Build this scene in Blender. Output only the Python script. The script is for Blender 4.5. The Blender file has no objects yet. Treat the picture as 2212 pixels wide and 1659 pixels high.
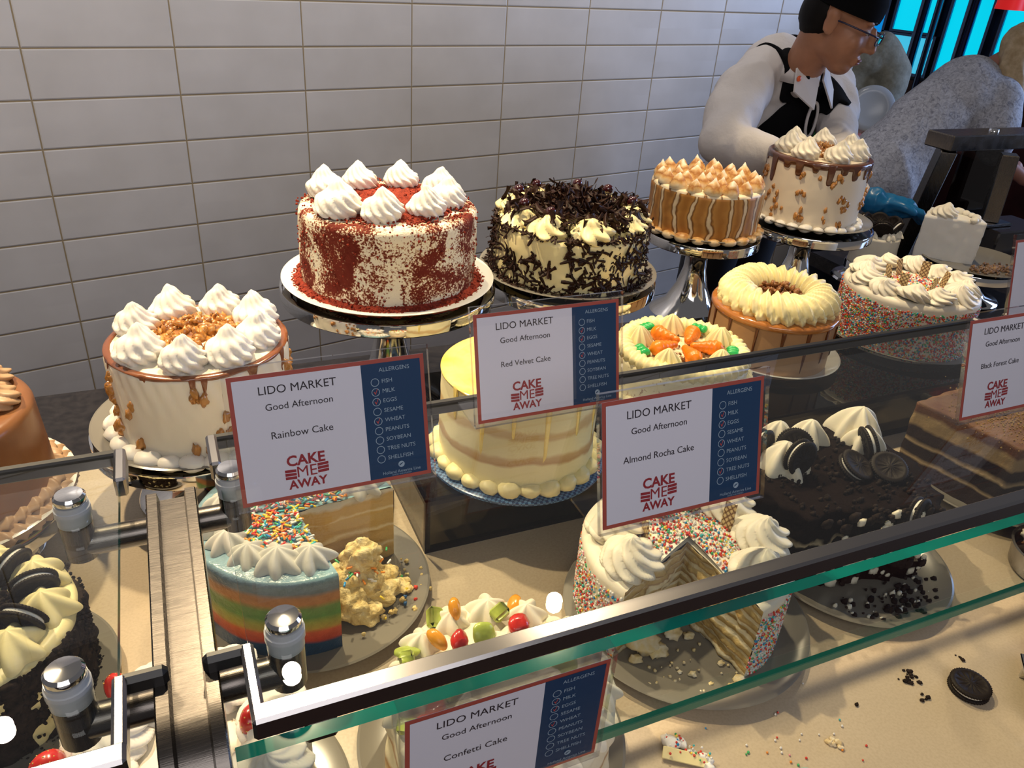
import bpy, math, random
import numpy as np
from mathutils import Matrix, Vector
PI = math.pi
C = bpy.context.scene.collection
SC = bpy.context.scene
random.seed(7)

# ------------------------------------------------------------ camera, world, lights
ANG = math.atan2(-.207, .978)                 # the counter runs 12 degrees off the wall
UX = np.array([math.cos(ANG), math.sin(ANG)])
NX = np.array([-UX[1], UX[0]])
def W(u, n, z):                               # counter frame (along, across, up) -> world
    p = UX*u + NX*n
    return (float(p[0]), float(p[1]), z)

cam_d = bpy.data.cameras.new('camera')
cam = bpy.data.objects.new('camera', cam_d)
C.objects.link(cam)
SC.camera = cam
cam_d.sensor_fit = 'HORIZONTAL'
cam_d.sensor_width = 36.0
cam_d.lens = 36.0*1692.36/2212.0
cam_d.clip_start = .01
_R = ((.81542198, -.57508288, .06608084), (-.23276499, -.43026142, -.87217863), (.53000704, .69581232, -.48470378))
_m = Matrix(((_R[0][0], -_R[1][0], -_R[2][0], 0), (_R[0][1], -_R[1][1], -_R[2][1], 0), (_R[0][2], -_R[1][2], -_R[2][2], 0), (0, 0, 0, 1)))
cam.matrix_world = Matrix.Translation((0, -2.007, 1.61)) @ _m

world = bpy.data.worlds.new('room_ambience')
SC.world = world
world.use_nodes = True
bg = world.node_tree.nodes['Background']
bg.inputs['Color'].default_value = (.86, .82, .84, 1)
bg.inputs['Strength'].default_value = .13

def spot(u, n, z, power, size_deg, target, col=(1, .79, .49), rad=.022, blend=.35):
    d = bpy.data.lights.new('downlight_lamp', 'SPOT')
    d.energy = power; d.color = col; d.spot_size = math.radians(size_deg); d.spot_blend = blend
    d.shadow_soft_size = rad
    o = bpy.data.objects.new('downlight_lamp', d); C.objects.link(o)
    o.location = W(u, n, z)
    v = Vector(W(*target)) - o.location
    o.rotation_euler = v.to_track_quat('-Z', 'Y').to_euler()
    return o
SPOTS = [(-.07, -.52, 2.4, 96, 64, (.02, -1.05, 1.0)),
         (.54, -.58, 2.4, 86, 62, (.66, -1.0, 1.0)),
         (1.25, -.58, 2.4, 64, 64, (1.22, -1.08, 1.0)),
         (2.06, -.55, 2.4, 42, 66, (1.95, -.95, 1.0)),
         (.80, -.30, 2.4, 40, 24, (.735, -.78, 1.2))]
for s in SPOTS: spot(*s)
for wx, wp in ((-.75, 26), (.25, 26), (1.25, 26), (2.25, 24)):                 # spots added over the aisle to brighten the wall
    d = bpy.data.lights.new('wall_fill_spot', 'SPOT'); d.energy = wp; d.color = (1, .91, .82); d.spot_size = math.radians(105); d.spot_blend = 1; d.shadow_soft_size = .03
    o = bpy.data.objects.new('wall_fill_spot', d); C.objects.link(o); o.location = (wx, -.62, 2.62)
    o.rotation_euler = (Vector((wx, .0, 1.75))-o.location).to_track_quat('-Z', 'Y').to_euler()

def area(loc, tgt, power, sx, sy, col):
    d = bpy.data.lights.new('area_lamp', 'AREA'); d.energy = power; d.color = col
    d.shape = 'RECTANGLE'; d.size = sx; d.size_y = sy
    o = bpy.data.objects.new('area_lamp', d); C.objects.link(o)
    o.location = loc
    o.rotation_euler = (Vector(tgt)-Vector(loc)).to_track_quat('-Z', 'Y').to_euler()
    return o
area((5.7, -2.3, 2.0), (1.5, -.1, 1.5), 90, 2.2, 1.6, (.40, .58, 1))       # daylight from the windows at the far end
area((-.4, -3.1, 2.55), (.9, -.1, 1.5), 19, 1.8, 1.2, (.98, .93, .92))      # added fill behind the viewer, brightens the card fronts

SC.view_settings.view_transform = 'Standard'
SC.view_settings.look = 'None'
SC.view_settings.gamma = 1.0
SC.view_settings.exposure = 0.0
SC.view_settings.use_curve_mapping = False
try:
    SC.cycles.max_bounces = 10; SC.cycles.transparent_max_bounces = 24
    SC.cycles.diffuse_bounces = 3; SC.cycles.glossy_bounces = 4; SC.cycles.transmission_bounces = 8
    SC.cycles.caustics_reflective = False; SC.cycles.caustics_refractive = False
    SC.cycles.sample_clamp_indirect = 4.0
except Exception: pass

# ------------------------------------------------------------ numeric noise
def _hash(ix, iy, iz, seed):
    n = (ix*374761393 + iy*668265263 + iz*2147483647 + seed*1274126177) & 0xffffffff
    n = ((n ^ (n >> 13))*1274126177) & 0xffffffff
    n = ((n ^ (n >> 16))*2246822519) & 0xffffffff
    return ((n ^ (n >> 15)) & 0xffff)/65535.0
def vnoise(P, scale=1.0, seed=0):
    P = np.asarray(P, float)*scale
    i = np.floor(P).astype(np.int64); f = P-i; f = f*f*(3-2*f)
    r = 0
    for dx in (0, 1):
        for dy in (0, 1):
            for dz in (0, 1):
                w = (f[..., 0] if dx else 1-f[..., 0])*(f[..., 1] if dy else 1-f[..., 1])*(f[..., 2] if dz else 1-f[..., 2])
                r = r + w*_hash(i[..., 0]+dx, i[..., 1]+dy, i[..., 2]+dz, seed)
    return r*2-1
def fbm(P, scale, seed=0, oct=3):
    a, r = 1.0, 0
    for k in range(oct):
        r = r + a*vnoise(P, scale*2**k, seed+k*17); a *= .5
    return r

# ------------------------------------------------------------ mesh building
class MB:
    def __init__(s): s.v = []; s.f = []; s.m = []; s.n = 0
    def add(s, V, F, mi=0):
        V = np.asarray(V, float).reshape(-1, 3)
        s.v.append(V)
        o = s.n
        for f in F: s.f.append(tuple(int(k)+o for k in f))
        if isinstance(mi, int): s.m += [mi]*len(F)
        else: s.m += list(mi)
        s.n += len(V)
        return s
    def grid(s, G, cu=False, cv=False, mi=0):         # rows x cols of points
        G = np.asarray(G, float); R, K = G.shape[:2]
        F = []
        for i in range(R if cv else R-1):
            a = i*K; b = ((i+1) % R)*K
            for j in range(K if cu else K-1):
                j2 = (j+1) % K
                F.append((a+j, a+j2, b+j2, b+j))
        return s.add(G.reshape(-1, 3), F, mi)
    def lathe(s, prof, seg=48, c=(0, 0, 0), fn=None, mi=0, a0=0, a1=None):
        full = a1 is None
        th = np.linspace(a0, a0+2*PI, seg, endpoint=False) if full else np.linspace(a0, a1, seg)
        pr = np.array([(max(r, 1e-5), z) for r, z in prof], float)
        G = np.stack([pr[:, 0:1]*np.cos(th), pr[:, 0:1]*np.sin(th), np.repeat(pr[:, 1:2], len(th), 1)], 2)
        if fn is not None: G = fn(G)
        return s.grid(G+np.array(c), cu=full, mi=mi)
    def box(s, c, d, rz=0, mi=0, M=None, bev=0):
        x, y, z = d[0]/2, d[1]/2, d[2]/2
        if bev > 0:
            b = min(bev, x*.99, y*.99, z*.99); V = []
            for sx in (-1, 1):
                for sy in (-1, 1):
                    for sz in (-1, 1):
                        V += [(sx*(x-b), sy*(y-b), sz*z), (sx*(x-b), sy*y, sz*(z-b)), (sx*x, sy*(y-b), sz*(z-b))]
            def ix(a, bb, cc, k): return ((a > 0)*4+(bb > 0)*2+(cc > 0))*3+k
            F = []
            for sz in (-1, 1):
                q = [ix(-1, -1, sz, 0), ix(1, -1, sz, 0), ix(1, 1, sz, 0), ix(-1, 1, sz, 0)]; F.append(q if sz > 0 else q[::-1])
            for sy in (-1, 1):
                q = [ix(-1, sy, -1, 1), ix(1, sy, -1, 1), ix(1, sy, 1, 1), ix(-1, sy, 1, 1)]; F.append(q if sy < 0 else q[::-1])
            for sx in (-1, 1):
                q = [ix(sx, -1, -1, 2), ix(sx, 1, -1, 2), ix(sx, 1, 1, 2), ix(sx, -1, 1, 2)]; F.append(q if sx > 0 else q[::-1])
            for a in (-1, 1):
                for b2 in (-1, 1):
                    F.append((ix(-1, a, b2, 0), ix(1, a, b2, 0), ix(1, a, b2, 1), ix(-1, a, b2, 1)))
                    F.append((ix(a, -1, b2, 0), ix(a, 1, b2, 0), ix(a, 1, b2, 2), ix(a, -1, b2, 2)))
                    F.append((ix(a, b2, -1, 1), ix(a, b2, 1, 1), ix(a, b2, 1, 2), ix(a, b2, -1, 2)))
            for a in (-1, 1):
                for b2 in (-1, 1):
                    for c2 in (-1, 1): F.append((ix(a, b2, c2, 0), ix(a, b2, c2, 1), ix(a, b2, c2, 2)))
            V = np.array(V)
        else:
            V = np.array([(a, b, e) for a in (-x, x) for b in (-y, y) for e in (-z, z)])
            F = [(0, 1, 3, 2), (4, 6, 7, 5), (0, 4, 5, 1), (2, 3, 7, 6), (0, 2, 6, 4), (1, 5, 7, 3)]
        if M is not None: V = V @ np.array(M).T
        elif rz:
            cc, ss = math.cos(rz), math.sin(rz)
            V = np.stack([V[:, 0]*cc-V[:, 1]*ss, V[:, 0]*ss+V[:, 1]*cc, V[:, 2]], 1)
        return s.add(V+np.array(c), F, mi)
    def tube(s, pts, r, seg=12, mi=0, cap=True, closed=False, flat=1.0):
        P = np.asarray(pts, float); n = len(P)
        r = np.full(n, r) if np.isscalar(r) else np.asarray(r, float)
        T = np.gradient(P, axis=0)
        if closed: T = np.roll(P, -1, 0)-np.roll(P, 1, 0)
        T /= np.linalg.norm(T, axis=1, keepdims=True)+1e-12
        up = np.array([0, 0, 1.]) if abs(T[0][2]) < .9 else np.array([1., 0, 0])
        a = np.linspace(0, 2*PI, seg, endpoint=False); G = []
        A = np.cross(up, T[0]); A /= np.linalg.norm(A)
        for i in range(n):
            A = A-T[i]*(A@T[i]); A /= np.linalg.norm(A)+1e-12
            B = np.cross(T[i], A)
            G.append(P[i]+r[i]*(np.cos(a)[:, None]*A*flat+np.sin(a)[:, None]*B))
        s.grid(np.array(G), cu=True, cv=closed, mi=mi)
        if cap and not closed:
            o = s.n-n*seg
            s.f.append(tuple(o+k for k in range(seg))[::-1]); s.m.append(mi)
            s.f.append(tuple(o+(n-1)*seg+k for k in range(seg))); s.m.append(mi)
        return s
    def blob(s, c, r, seed=0, amp=.25, fr=1.6, seg=10, rows=7, mi=0, M=None):   # lumpy ball
        r = np.array((r, r, r) if np.isscalar(r) else r, float)
        ph = np.linspace(0, PI, rows); th = np.linspace(0, 2*PI, seg, endpoint=False)
        G = np.stack([np.sin(ph)[:, None]*np.cos(th), np.sin(ph)[:, None]*np.sin(th), np.repeat(np.cos(ph)[:, None], seg, 1)], 2)
        if amp: G = G*(1+amp*vnoise(G+seed*3.7, fr, seed))[..., None]
        G = G*r
        if M is not None: G = G @ np.array(M).T
        return s.grid(G+np.array(c), cu=True, mi=mi)
    def prism(s, pts, z0, z1, mi=0):
        n = len(pts); V = [(x, y, z0) for x, y in pts]+[(x, y, z1) for x, y in pts]
        F = [tuple(range(n))[::-1], tuple(range(n, 2*n))]+[(i, (i+1) % n, n+(i+1) % n, n+i) for i in range(n)]
        return s.add(V, F, mi)
    def mesh(s, name, mats, smooth=True):
        me = bpy.data.meshes.new(name)
        V = np.concatenate(s.v) if s.v else np.zeros((0, 3))
        me.from_pydata(V.tolist(), [], s.f)
        for m in (mats if isinstance(mats, (list, tuple)) else [mats]): me.materials.append(m)
        me.polygons.foreach_set('material_index', s.m)
        me.polygons.foreach_set('use_smooth', [bool(smooth)]*len(s.f))
        me.update()
        return me

def link(name, me, parent=None, loc=(0, 0, 0), rot=(0, 0, 0), sc=1.0):
    o = bpy.data.objects.new(name, me); C.objects.link(o)
    o.location = loc; o.rotation_euler = rot
    o.scale = (sc, sc, sc) if np.isscalar(sc) else sc
    if parent is not None: o.parent = parent
    return o
def build(name, mb, mats, parent=None, loc=(0, 0, 0), rot=(0, 0, 0), smooth=True, auto=None):
    me = mb.mesh(name, mats, smooth)
    o = link(name, me, parent, loc, rot)
    if auto is not None and smooth:
        try: me.set_sharp_from_angle(angle=math.radians(auto))
        except Exception: pass
    return o
def tag(o, label=None, cat=None, group=None, kind=None):
    if label: o['label'] = label
    if cat: o['category'] = cat
    if group: o['group'] = group
    if kind: o['kind'] = kind
    return o
def thing(name, label, cat, loc=(0, 0, 0), rz=0.0, group=None):
    o = bpy.data.objects.new(name, None); C.objects.link(o)
    o.location = loc; o.rotation_euler = (0, 0, rz); o.empty_display_size = .02
    return tag(o, label, cat, group)
def struct(name, mb, mats, label=None, cat=None, smooth=False, loc=(0, 0, 0), rot=(0, 0, 0)):
    o = build(name, mb, mats, None, loc, rot, smooth)
    return tag(o, label, cat, None, 'structure')
def rotm(ax, ay, az):
    return np.array(Matrix.Rotation(az, 3, 'Z') @ Matrix.Rotation(ay, 3, 'Y') @ Matrix.Rotation(ax, 3, 'X'))

# ------------------------------------------------------------ materials
def nt(name):
    m = bpy.data.materials.new(name); m.use_nodes = True
    t = m.node_tree; b = t.nodes['Principled BSDF']
    return m, t, b
def setp(b, rough=.5, metal=0., spec=.5, sss=0., coat=0., trans=0.):
    b.inputs['Roughness'].default_value = rough; b.inputs['Metallic'].default_value = metal
    b.inputs['Specular IOR Level'].default_value = spec
    if sss:
        b.inputs['Subsurface Weight'].default_value = sss; b.inputs['Subsurface Scale'].default_value = .004
        b.inputs['Subsurface Radius'].default_value = (1, .7, .4)
    if coat: b.inputs['Coat Weight'].default_value = coat; b.inputs['Coat Roughness'].default_value = .08
    if trans: b.inputs['Transmission Weight'].default_value = trans
def L(t, a, b): t.links.new(a, b)
def node(t, typ, **kw):
    n = t.nodes.new(typ)
    for k, v in kw.items(): setattr(n, k, v)
    return n
def objco(t): return node(t, 'ShaderNodeTexCoord').outputs['Object']
def noise(t, co, scale, detail=3., rough=.5, dist=0.):
    n = node(t, 'ShaderNodeTexNoise'); L(t, co, n.inputs['Vector'])
    n.inputs['Scale'].default_value = scale; n.inputs['Detail'].default_value = detail
    n.inputs['Roughness'].default_value = rough; n.inputs['Distortion'].default_value = dist
    return n.outputs['Fac']
def ramp(t, fac, stops, interp='LINEAR'):
    r = node(t, 'ShaderNodeValToRGB'); r.color_ramp.interpolation = interp
    e = r.color_ramp.elements
    while len(e) < len(stops): e.new(.5)
    for i, (p, c) in enumerate(stops): e[i].position = p; e[i].color = (*c, 1)
    L(t, fac, r.inputs['Fac'])
    return r.outputs['Color']
def bump(t, b, h, strength=.3, dist=.002):
    n = node(t, 'ShaderNodeBump'); n.inputs['Strength'].default_value = strength; n.inputs['Distance'].default_value = dist
    L(t, h, n.inputs['Height']); L(t, n.outputs['Normal'], b.inputs['Normal'])
def math_n(t, op, a, b=None, c=None):
    n = node(t, 'ShaderNodeMath', operation=op)
    for i, x in enumerate((a, b, c)):
        if x is None: continue
        if isinstance(x, (int, float)): n.inputs[i].default_value = x
        else: L(t, x, n.inputs[i])
    return n.outputs[0]
def plain(name, col, rough=.5, metal=0., spec=.5, sss=0., coat=0., bs=None, vary=0., vs=30, emit=0.):
    m, t, b = nt(name); setp(b, rough, metal, spec, sss, coat)
    b.inputs['Base Color'].default_value = (*col, 1)
    if vary or bs: co = objco(t)
    if vary:
        d = tuple(max(0, c*(1-vary)) for c in col); u = tuple(min(1, c*(1+vary*.6)) for c in col)
        L(t, ramp(t, noise(t, co, vs, 4), [(.3, d), (.7, u)]), b.inputs['Base Color'])
    if bs: bump(t, b, noise(t, co, bs[0], 4), bs[1], bs[2])
    if emit:
        b.inputs['Emission Color'].default_value = (*col, 1); b.inputs['Emission Strength'].default_value = emit
    return m
def mix2(name, stops, scale, detail=5, rough=.6, dist=0., bs=None, spec=.4, sss=0., nr=.6, coat=0.):
    m, t, b = nt(name); setp(b, rough, 0, spec, sss, coat); co = objco(t)
    L(t, ramp(t, noise(t, co, scale, detail, nr, dist), stops), b.inputs['Base Color'])
    if bs: bump(t, b, noise(t, co, bs[0], 4), bs[1], bs[2])
    return m
def layered(name, stops, h, wob=.006, wscale=18, rough=.75, bs=(140, .8, .003), fine=.0, spec=.2):   # colours by height in the thing
    m, t, b = nt(name); setp(b, rough, 0, spec); co = objco(t)
    sp = node(t, 'ShaderNodeSeparateXYZ'); L(t, co, sp.inputs[0])
    w = math_n(t, 'MULTIPLY_ADD', noise(t, co, wscale, 3), wob*2, -wob)
    z = math_n(t, 'DIVIDE', math_n(t, 'ADD', sp.outputs['Z'], w), h)
    col = ramp(t, z, stops)
    if fine:
        mx = node(t, 'ShaderNodeMix', data_type='RGBA', blend_type='MULTIPLY'); mx.inputs[0].default_value = fine
        L(t, col, mx.inputs[6]); L(t, ramp(t, noise(t, co, 90, 5, .7), [(.3, (.55, .5, .42)), (.65, (1, 1, 1))]), mx.inputs[7])
        col = mx.outputs[2]
    L(t, col, b.inputs['Base Color'])
    if bs: bump(t, b, noise(t, co, bs[0], 5, .7), bs[1], bs[2])
    return m
def sheet(name, tint, refl=1.0, rough=.0, ior=1.5):   # thin clear sheet: see-through with fresnel reflection
    m = bpy.data.materials.new(name); m.use_nodes = True; t = m.node_tree
    t.nodes.remove(t.nodes['Principled BSDF']); out = t.nodes['Material Output']
    tr = node(t, 'ShaderNodeBsdfTransparent'); tr.inputs[0].default_value = (*tint, 1)
    gl = node(t, 'ShaderNodeBsdfGlossy'); gl.inputs['Roughness'].default_value = rough; gl.inputs[0].default_value = (refl, refl, refl, 1)
    lw = node(t, 'ShaderNodeLayerWeight'); lw.inputs['Blend'].default_value = .5
    r0 = ((ior-1)/(ior+1))**2
    fr = math_n(t, 'MULTIPLY_ADD', math_n(t, 'POWER', lw.outputs['Facing'], 5), 1-r0, r0)   # Schlick, the same from both sides
    mx = node(t, 'ShaderNodeMixShader'); L(t, fr, mx.inputs[0]); L(t, tr.outputs[0], mx.inputs[1]); L(t, gl.outputs[0], mx.inputs[2])
    L(t, mx.outputs[0], out.inputs['Surface'])
    return m
def metal(name, col, rough, brushed=None):
    m, t, b = nt(name); setp(b, rough, 1.0); b.inputs['Base Color'].default_value = (*col, 1)
    if brushed:
        co = objco(t); mp = node(t, 'ShaderNodeMapping'); mp.inputs['Scale'].default_value = brushed; L(t, co, mp.inputs[0])
        n = noise(t, mp.outputs[0], 40, 3); bump(t, b, n, .12, .0006)
        L(t, math_n(t, 'MULTIPLY_ADD', n, .25, rough-.1), b.inputs['Roughness'])
    return m

M = {}
M['cream'] = plain('whipped_cream', (.86, .80, .66), .42, spec=.35, sss=.12, bs=(60, .15, .002))
M['cream_w'] = plain('white_whipped_cream', (.88, .85, .78), .4, spec=.35, sss=.12, bs=(70, .12, .002))
M['butter'] = plain('buttercream', (.87, .77, .42), .4, spec=.4, sss=.1, bs=(80, .2, .002))
M['grey_cream'] = plain('pale_grey_frosting', (.62, .61, .56), .38, spec=.4, bs=(60, .1, .002))
M['choc'] = plain('dark_chocolate', (.026, .009, .005), .5, spec=.25, vary=.3)
M['ganache'] = plain('chocolate_ganache', (.10, .032, .014), .22, spec=.6, coat=.4)
M['caramel_nut'] = mix2('candied_nut', [(.3, (.20, .06, .012)), (.5, (.46, .19, .035)), (.72, (.72, .42, .14))], 90, 3, .3, spec=.6, coat=.3)
M['crumb_dark'] = mix2('cookie_crumb', [(.3, (.008, .005, .004)), (.7, (.035, .023, .019))], 120, 4, .9, spec=.15)
M['oreo'] = plain('dark_cookie_wafer', (.014, .009, .007), .6, spec=.25, bs=(150, .5, .001))
M['plate_w'] = plain('white_glazed_china', (.74, .73, .69), .12, spec=.5)
M['plate_g'] = plain('grey_beige_china', (.21, .195, .168), .2, spec=.5)
M['chrome'] = metal('polished_steel', (.72, .72, .72), .06)
M['steel'] = metal('brushed_steel', (.135, .122, .112), .24, brushed=(1, 60, 1))
M['steel_rail'] = metal('satin_steel', (.34, .33, .335), .24)
M['black'] = plain('black_rubber', (.012, .012, .014), .4)
M['blackgloss'] = plain('black_gloss', (.012, .011, .013), .12)
M['red'] = plain('strawberry_flesh', (.62, .022, .015), .22, spec=.6, coat=.5, vary=.4, vs=60)
M['kiwi'] = plain('kiwi_flesh', (.46, .56, .10), .25, spec=.6, vary=.35, vs=70)
M['orange_f'] = plain('mandarin_segment', (.86, .36, .03), .22, spec=.6, vary=.2)
M['glass'] = sheet('clear_shelf_glass', (.93, .95, .94))
M['glass_edge'] = plain('green_glass_edge', (.0, .19, .155), .08, spec=.8, vary=.4, vs=9)
M['acrylic'] = sheet('clear_acrylic', (.95, .95, .96), ior=1.45)
M['acrylic_edge'] = sheet('acrylic_edge', (.66, .66, .70), ior=2.6)
M['smoke'] = sheet('smoked_acrylic', (.40, .385, .35), ior=1.45)
M['smoke_edge'] = plain('dark_acrylic_edge', (.02, .016, .02), .15)
M['black_stone'] = mix2('black_stone', [(.35, (.010, .009, .011)), (.75, (.028, .025, .028))], 60, 5, .18)

# ------------------------------------------------------------ the room
def wall_mat():
    m, t, b = nt('white_wall_tile'); setp(b, .34, 0, .5); co = objco(t)
    sp = node(t, 'ShaderNodeSeparateXYZ'); L(t, co, sp.inputs[0])
    px, pz, x0, z0 = .305, .305*.3389, .19046, 1.46671
    fx = math_n(t, 'FRACT', math_n(t, 'ADD', math_n(t, 'DIVIDE', math_n(t, 'SUBTRACT', sp.outputs['X'], x0), px), 100))
    fz = math_n(t, 'FRACT', math_n(t, 'ADD', math_n(t, 'DIVIDE', math_n(t, 'SUBTRACT', sp.outputs['Z'], z0), pz), 100))
    dx = math_n(t, 'MULTIPLY', math_n(t, 'SUBTRACT', .5, math_n(t, 'ABSOLUTE', math_n(t, 'SUBTRACT', fx, .5))), px)
    dz = math_n(t, 'MULTIPLY', math_n(t, 'SUBTRACT', .5, math_n(t, 'ABSOLUTE', math_n(t, 'SUBTRACT', fz, .5))), pz)
    d = math_n(t, 'MINIMUM', dx, dz)
    g = math_n(t, 'LESS_THAN', d, .0016)
    mx = node(t, 'ShaderNodeMix', data_type='RGBA'); L(t, g, mx.inputs[0])
    L(t, ramp(t, noise(t, co, 7, 3), [(.3, (.60, .575, .555)), (.7, (.67, .645, .63))]), mx.inputs[6])
    mx.inputs[7].default_value = (.34, .26, .15, 1)
    L(t, mx.outputs[2], b.inputs['Base Color'])
    edge = math_n(t, 'MINIMUM', math_n(t, 'DIVIDE', d, .004), 1)
    crease = math_n(t, 'MULTIPLY', math_n(t, 'MULTIPLY', math_n(t, 'ABSOLUTE', math_n(t, 'SUBTRACT', fz, .5)), math_n(t, 'SUBTRACT', fx, .5)), 2.2)
    h = math_n(t, 'ADD', math_n(t, 'ADD', edge, crease), math_n(t, 'MULTIPLY', noise(t, co, 14, 2), .25))
    bump(t, b, h, .5, .003)
    L(t, math_n(t, 'MULTIPLY_ADD', g, .45, .34), b.inputs['Roughness'])
    return m
struct('wall_back', MB().box((.72, .05, 1.35), (4.9, .1, 2.7)), wall_mat(), 'white horizontally stacked tile wall behind the cakes', 'wall')
fl = plain('dark_red_carpet', (.05, .015, .012), .9, vary=.4, vs=8, bs=(200, .5, .003))
struct('floor', MB().box((2.6, -.2, -.025), (9.4, 6.4, .05)), fl, 'dark floor of the serving area', 'floor')

# far end of the room: window wall facing the counter
def far_room():
    fx = 6.55
    dk = plain('dark_blue_window_wall', (.012, .03, .085), .25, vary=.5, vs=6)
    lav = plain('lavender_ceiling_panel', (.36, .34, .46), .6)
    wood = plain('dark_red_wood', (.045, .008, .007), .3, vary=.5, vs=5)
    mb = MB().box((fx+.08, .9, 1.35), (.1, 4.6, 2.7))
    mb.box((fx, .9, .45), (.06, 4.6, .9), mi=1)
    mb.box((fx, .9, 2.1), (.06, 4.6, 1.0), mi=2)
    struct('wall_far', mb, [dk, wood, lav], 'dark blue wall holding the bright windows at the far end', 'wall')
    mul = metal('window_mullion_chrome', (.10, .17, .34), .12)
    sky = [plain('cyan_daylight', (.0, .60, .80), .5, emit=1.0), plain('blue_daylight', (.0, .26, .75), .5, emit=.8), plain('pale_cyan_daylight', (.06, .56, .82), .5, emit=.85)]
    wins = [(1.13, 1.42, .93, 1.52, 0), (1.52, 1.86, 1.25, 1.60, 0), (1.50, 1.92, .95, 1.21, 2), (.72, 1.02, .88, 1.58, 0), (1.95, 2.2, 1.2, 1.6, 1), (.3, .62, .9, 1.6, 1)]
    for k, (y0, y1, z0, z1, c) in enumerate(wins):
        m2 = MB(); w = .022
        for (a, b2, c0, c1) in ((y0-w, y1+w, z0-w, z0), (y0-w, y1+w, z1, z1+w), (y0-w, y0, z0, z1), (y1, y1+w, z0, z1)):
            m2.box((fx, (a+b2)/2, (c0+c1)/2), (.07, b2-a, c1-c0))
        f = struct('window_%d' % (k+1), m2, mul, None, 'window')
        f['label'] = ['tall cyan window right of the pillar at the far end', 'upper cyan window beside the server\'s face', 'lower pale blue window above the dark red panel', 'cyan window at the right edge behind the blonde hair', 'narrow blue window beside the black cap', 'blue window beyond the right edge'][k]
        build('window_pane', MB().box((fx-.01, (y0+y1)/2, (z0+z1)/2), (.012, y1-y0, z1-z0)), sky[c], f, smooth=False)
    # chrome columns standing in front of the windows
    dark = metal('blue_chrome', (.16, .24, .42), .1)
    for k, (x, y, r, lab) in enumerate([(6.2, 1.46, .035, 'slim chrome column left of the tall cyan window'), (6.2, 1.36, .022, 'thinner chrome column beside the tall cyan window'), (6.1, 1.06, .04, 'dark chrome column between the tall window and the blonde hair')]):
        o = build('chrome_column', MB().lathe([(0, 0), (r*1.5, 0), (r*1.5, .05), (r, .06), (r, 2.58), (r*1.4, 2.6), (0, 2.6)], 20), dark, None, (x, y, 0), auto=40)
        tag(o, lab, 'column', 'chrome columns by the windows')
    red = plain('red_lamp_shade', (.85, .02, .02), .4, emit=.5)
    o = build('pendant_shade', MB().lathe([(.03, .16), (.09, .12), (.10, 0), (.095, 0), (.085, .115), (.03, .15)], 24), red, None, (6.0, .76, 1.475), auto=40)
    tag(o, 'bright red hanging lamp shade at the top right corner', 'lamp')
    build('cord', MB().tube([(0, 0, .15), (0, 0, 1.0)], .006, 8), M['black'], o)
far_room()

# ------------------------------------------------------------ serving counter (frame: along, across, up)
def counter():
    t = thing('serving_counter', 'long beige stone serving counter under all the cakes', 'counter', W(0, 0, 0), ANG)
    m, tt, b = nt('beige_quartz'); setp(b, .3, 0, .5, coat=.15); co = objco(tt)
    n1 = ramp(tt, noise(tt, co, 320, 3), [(.3, (.50, .405, .285)), (.6, (.56, .46, .33))])
    mx = node(tt, 'ShaderNodeMix', data_type='RGBA', blend_type='MULTIPLY'); mx.inputs[0].default_value = .6
    L(tt, n1, mx.inputs[6]); L(tt, ramp(tt, noise(tt, co, 6, 4), [(.35, (.82, .80, .76)), (.7, (1, 1, 1))]), mx.inputs[7])
    L(tt, mx.outputs[2], b.inputs['Base Color'])
    build('countertop', MB().box((1.0, -1.315, .88), (4.4, .91, .04), bev=.004), m, t, auto=30)
    build('rear_ledge', MB().box((1.0, -.735, .878), (4.4, .25, .04), bev=.004), M['black_stone'], t, auto=30)
    build('end_ledge', MB().box((2.72, -.53, .878), (1.2, .42, .0395), bev=.004), M['black_stone'], t, auto=30)
    build('cabinet', MB().box((1.0, -1.21, .43), (4.3, 1.08, .86)), plain('dark_wood_cabinet', (.03, .012, .008), .35, vary=.4, vs=5), t, smooth=False)
counter()

def riser(u0, u1, n0, n1, z1, label):
    h = z1-.9; cu, cn = (u0+u1)/2, (n0+n1)/2; du, dn = (u1-u0)/2, (n1-n0)/2
    t = thing('display_riser', label, 'riser', W(cu, cn, .9), ANG)
    w = .005
    build('top_panel', MB().box((0, 0, h-w/2), (2*du, 2*dn, w)), M['smoke'], t, smooth=False)
    build('front_panel', MB().box((0, -dn+w/2, h/2), (2*du, w, h)), M['smoke'], t, smooth=False)
    for s in (-1, 1):
        build('side_panel', MB().box((s*(du-w/2), 0, h/2), (w, 2*dn, h)), M['smoke'], t, smooth=False)
    mb = MB(); e = .007
    for s in (-1, 1):
        mb.box((s*(du-e/2), -dn+e/2, h/2), (e, e, h)); mb.box((s*(du-e/2), 0, e/2), (e, 2*dn, e)); mb.box((s*(du-e/2), 0, h-e/2), (e, 2*dn, e))
    mb.box((0, -dn+e/2, e/2), (2*du, e, e)); mb.box((0, -dn+e/2, h-e/2), (2*du, e, e))
    build('edge_seam', mb, M['smoke_edge'], t, smooth=False)
riser(.668, 1.16, -1.20, -.87, .985, 'smoked clear riser box under the pale lemon cake')
riser(1.19, 1.95, -1.17, -.80, .985, 'long smoked riser box under the caramel cake and the sprinkle cake')

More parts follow.
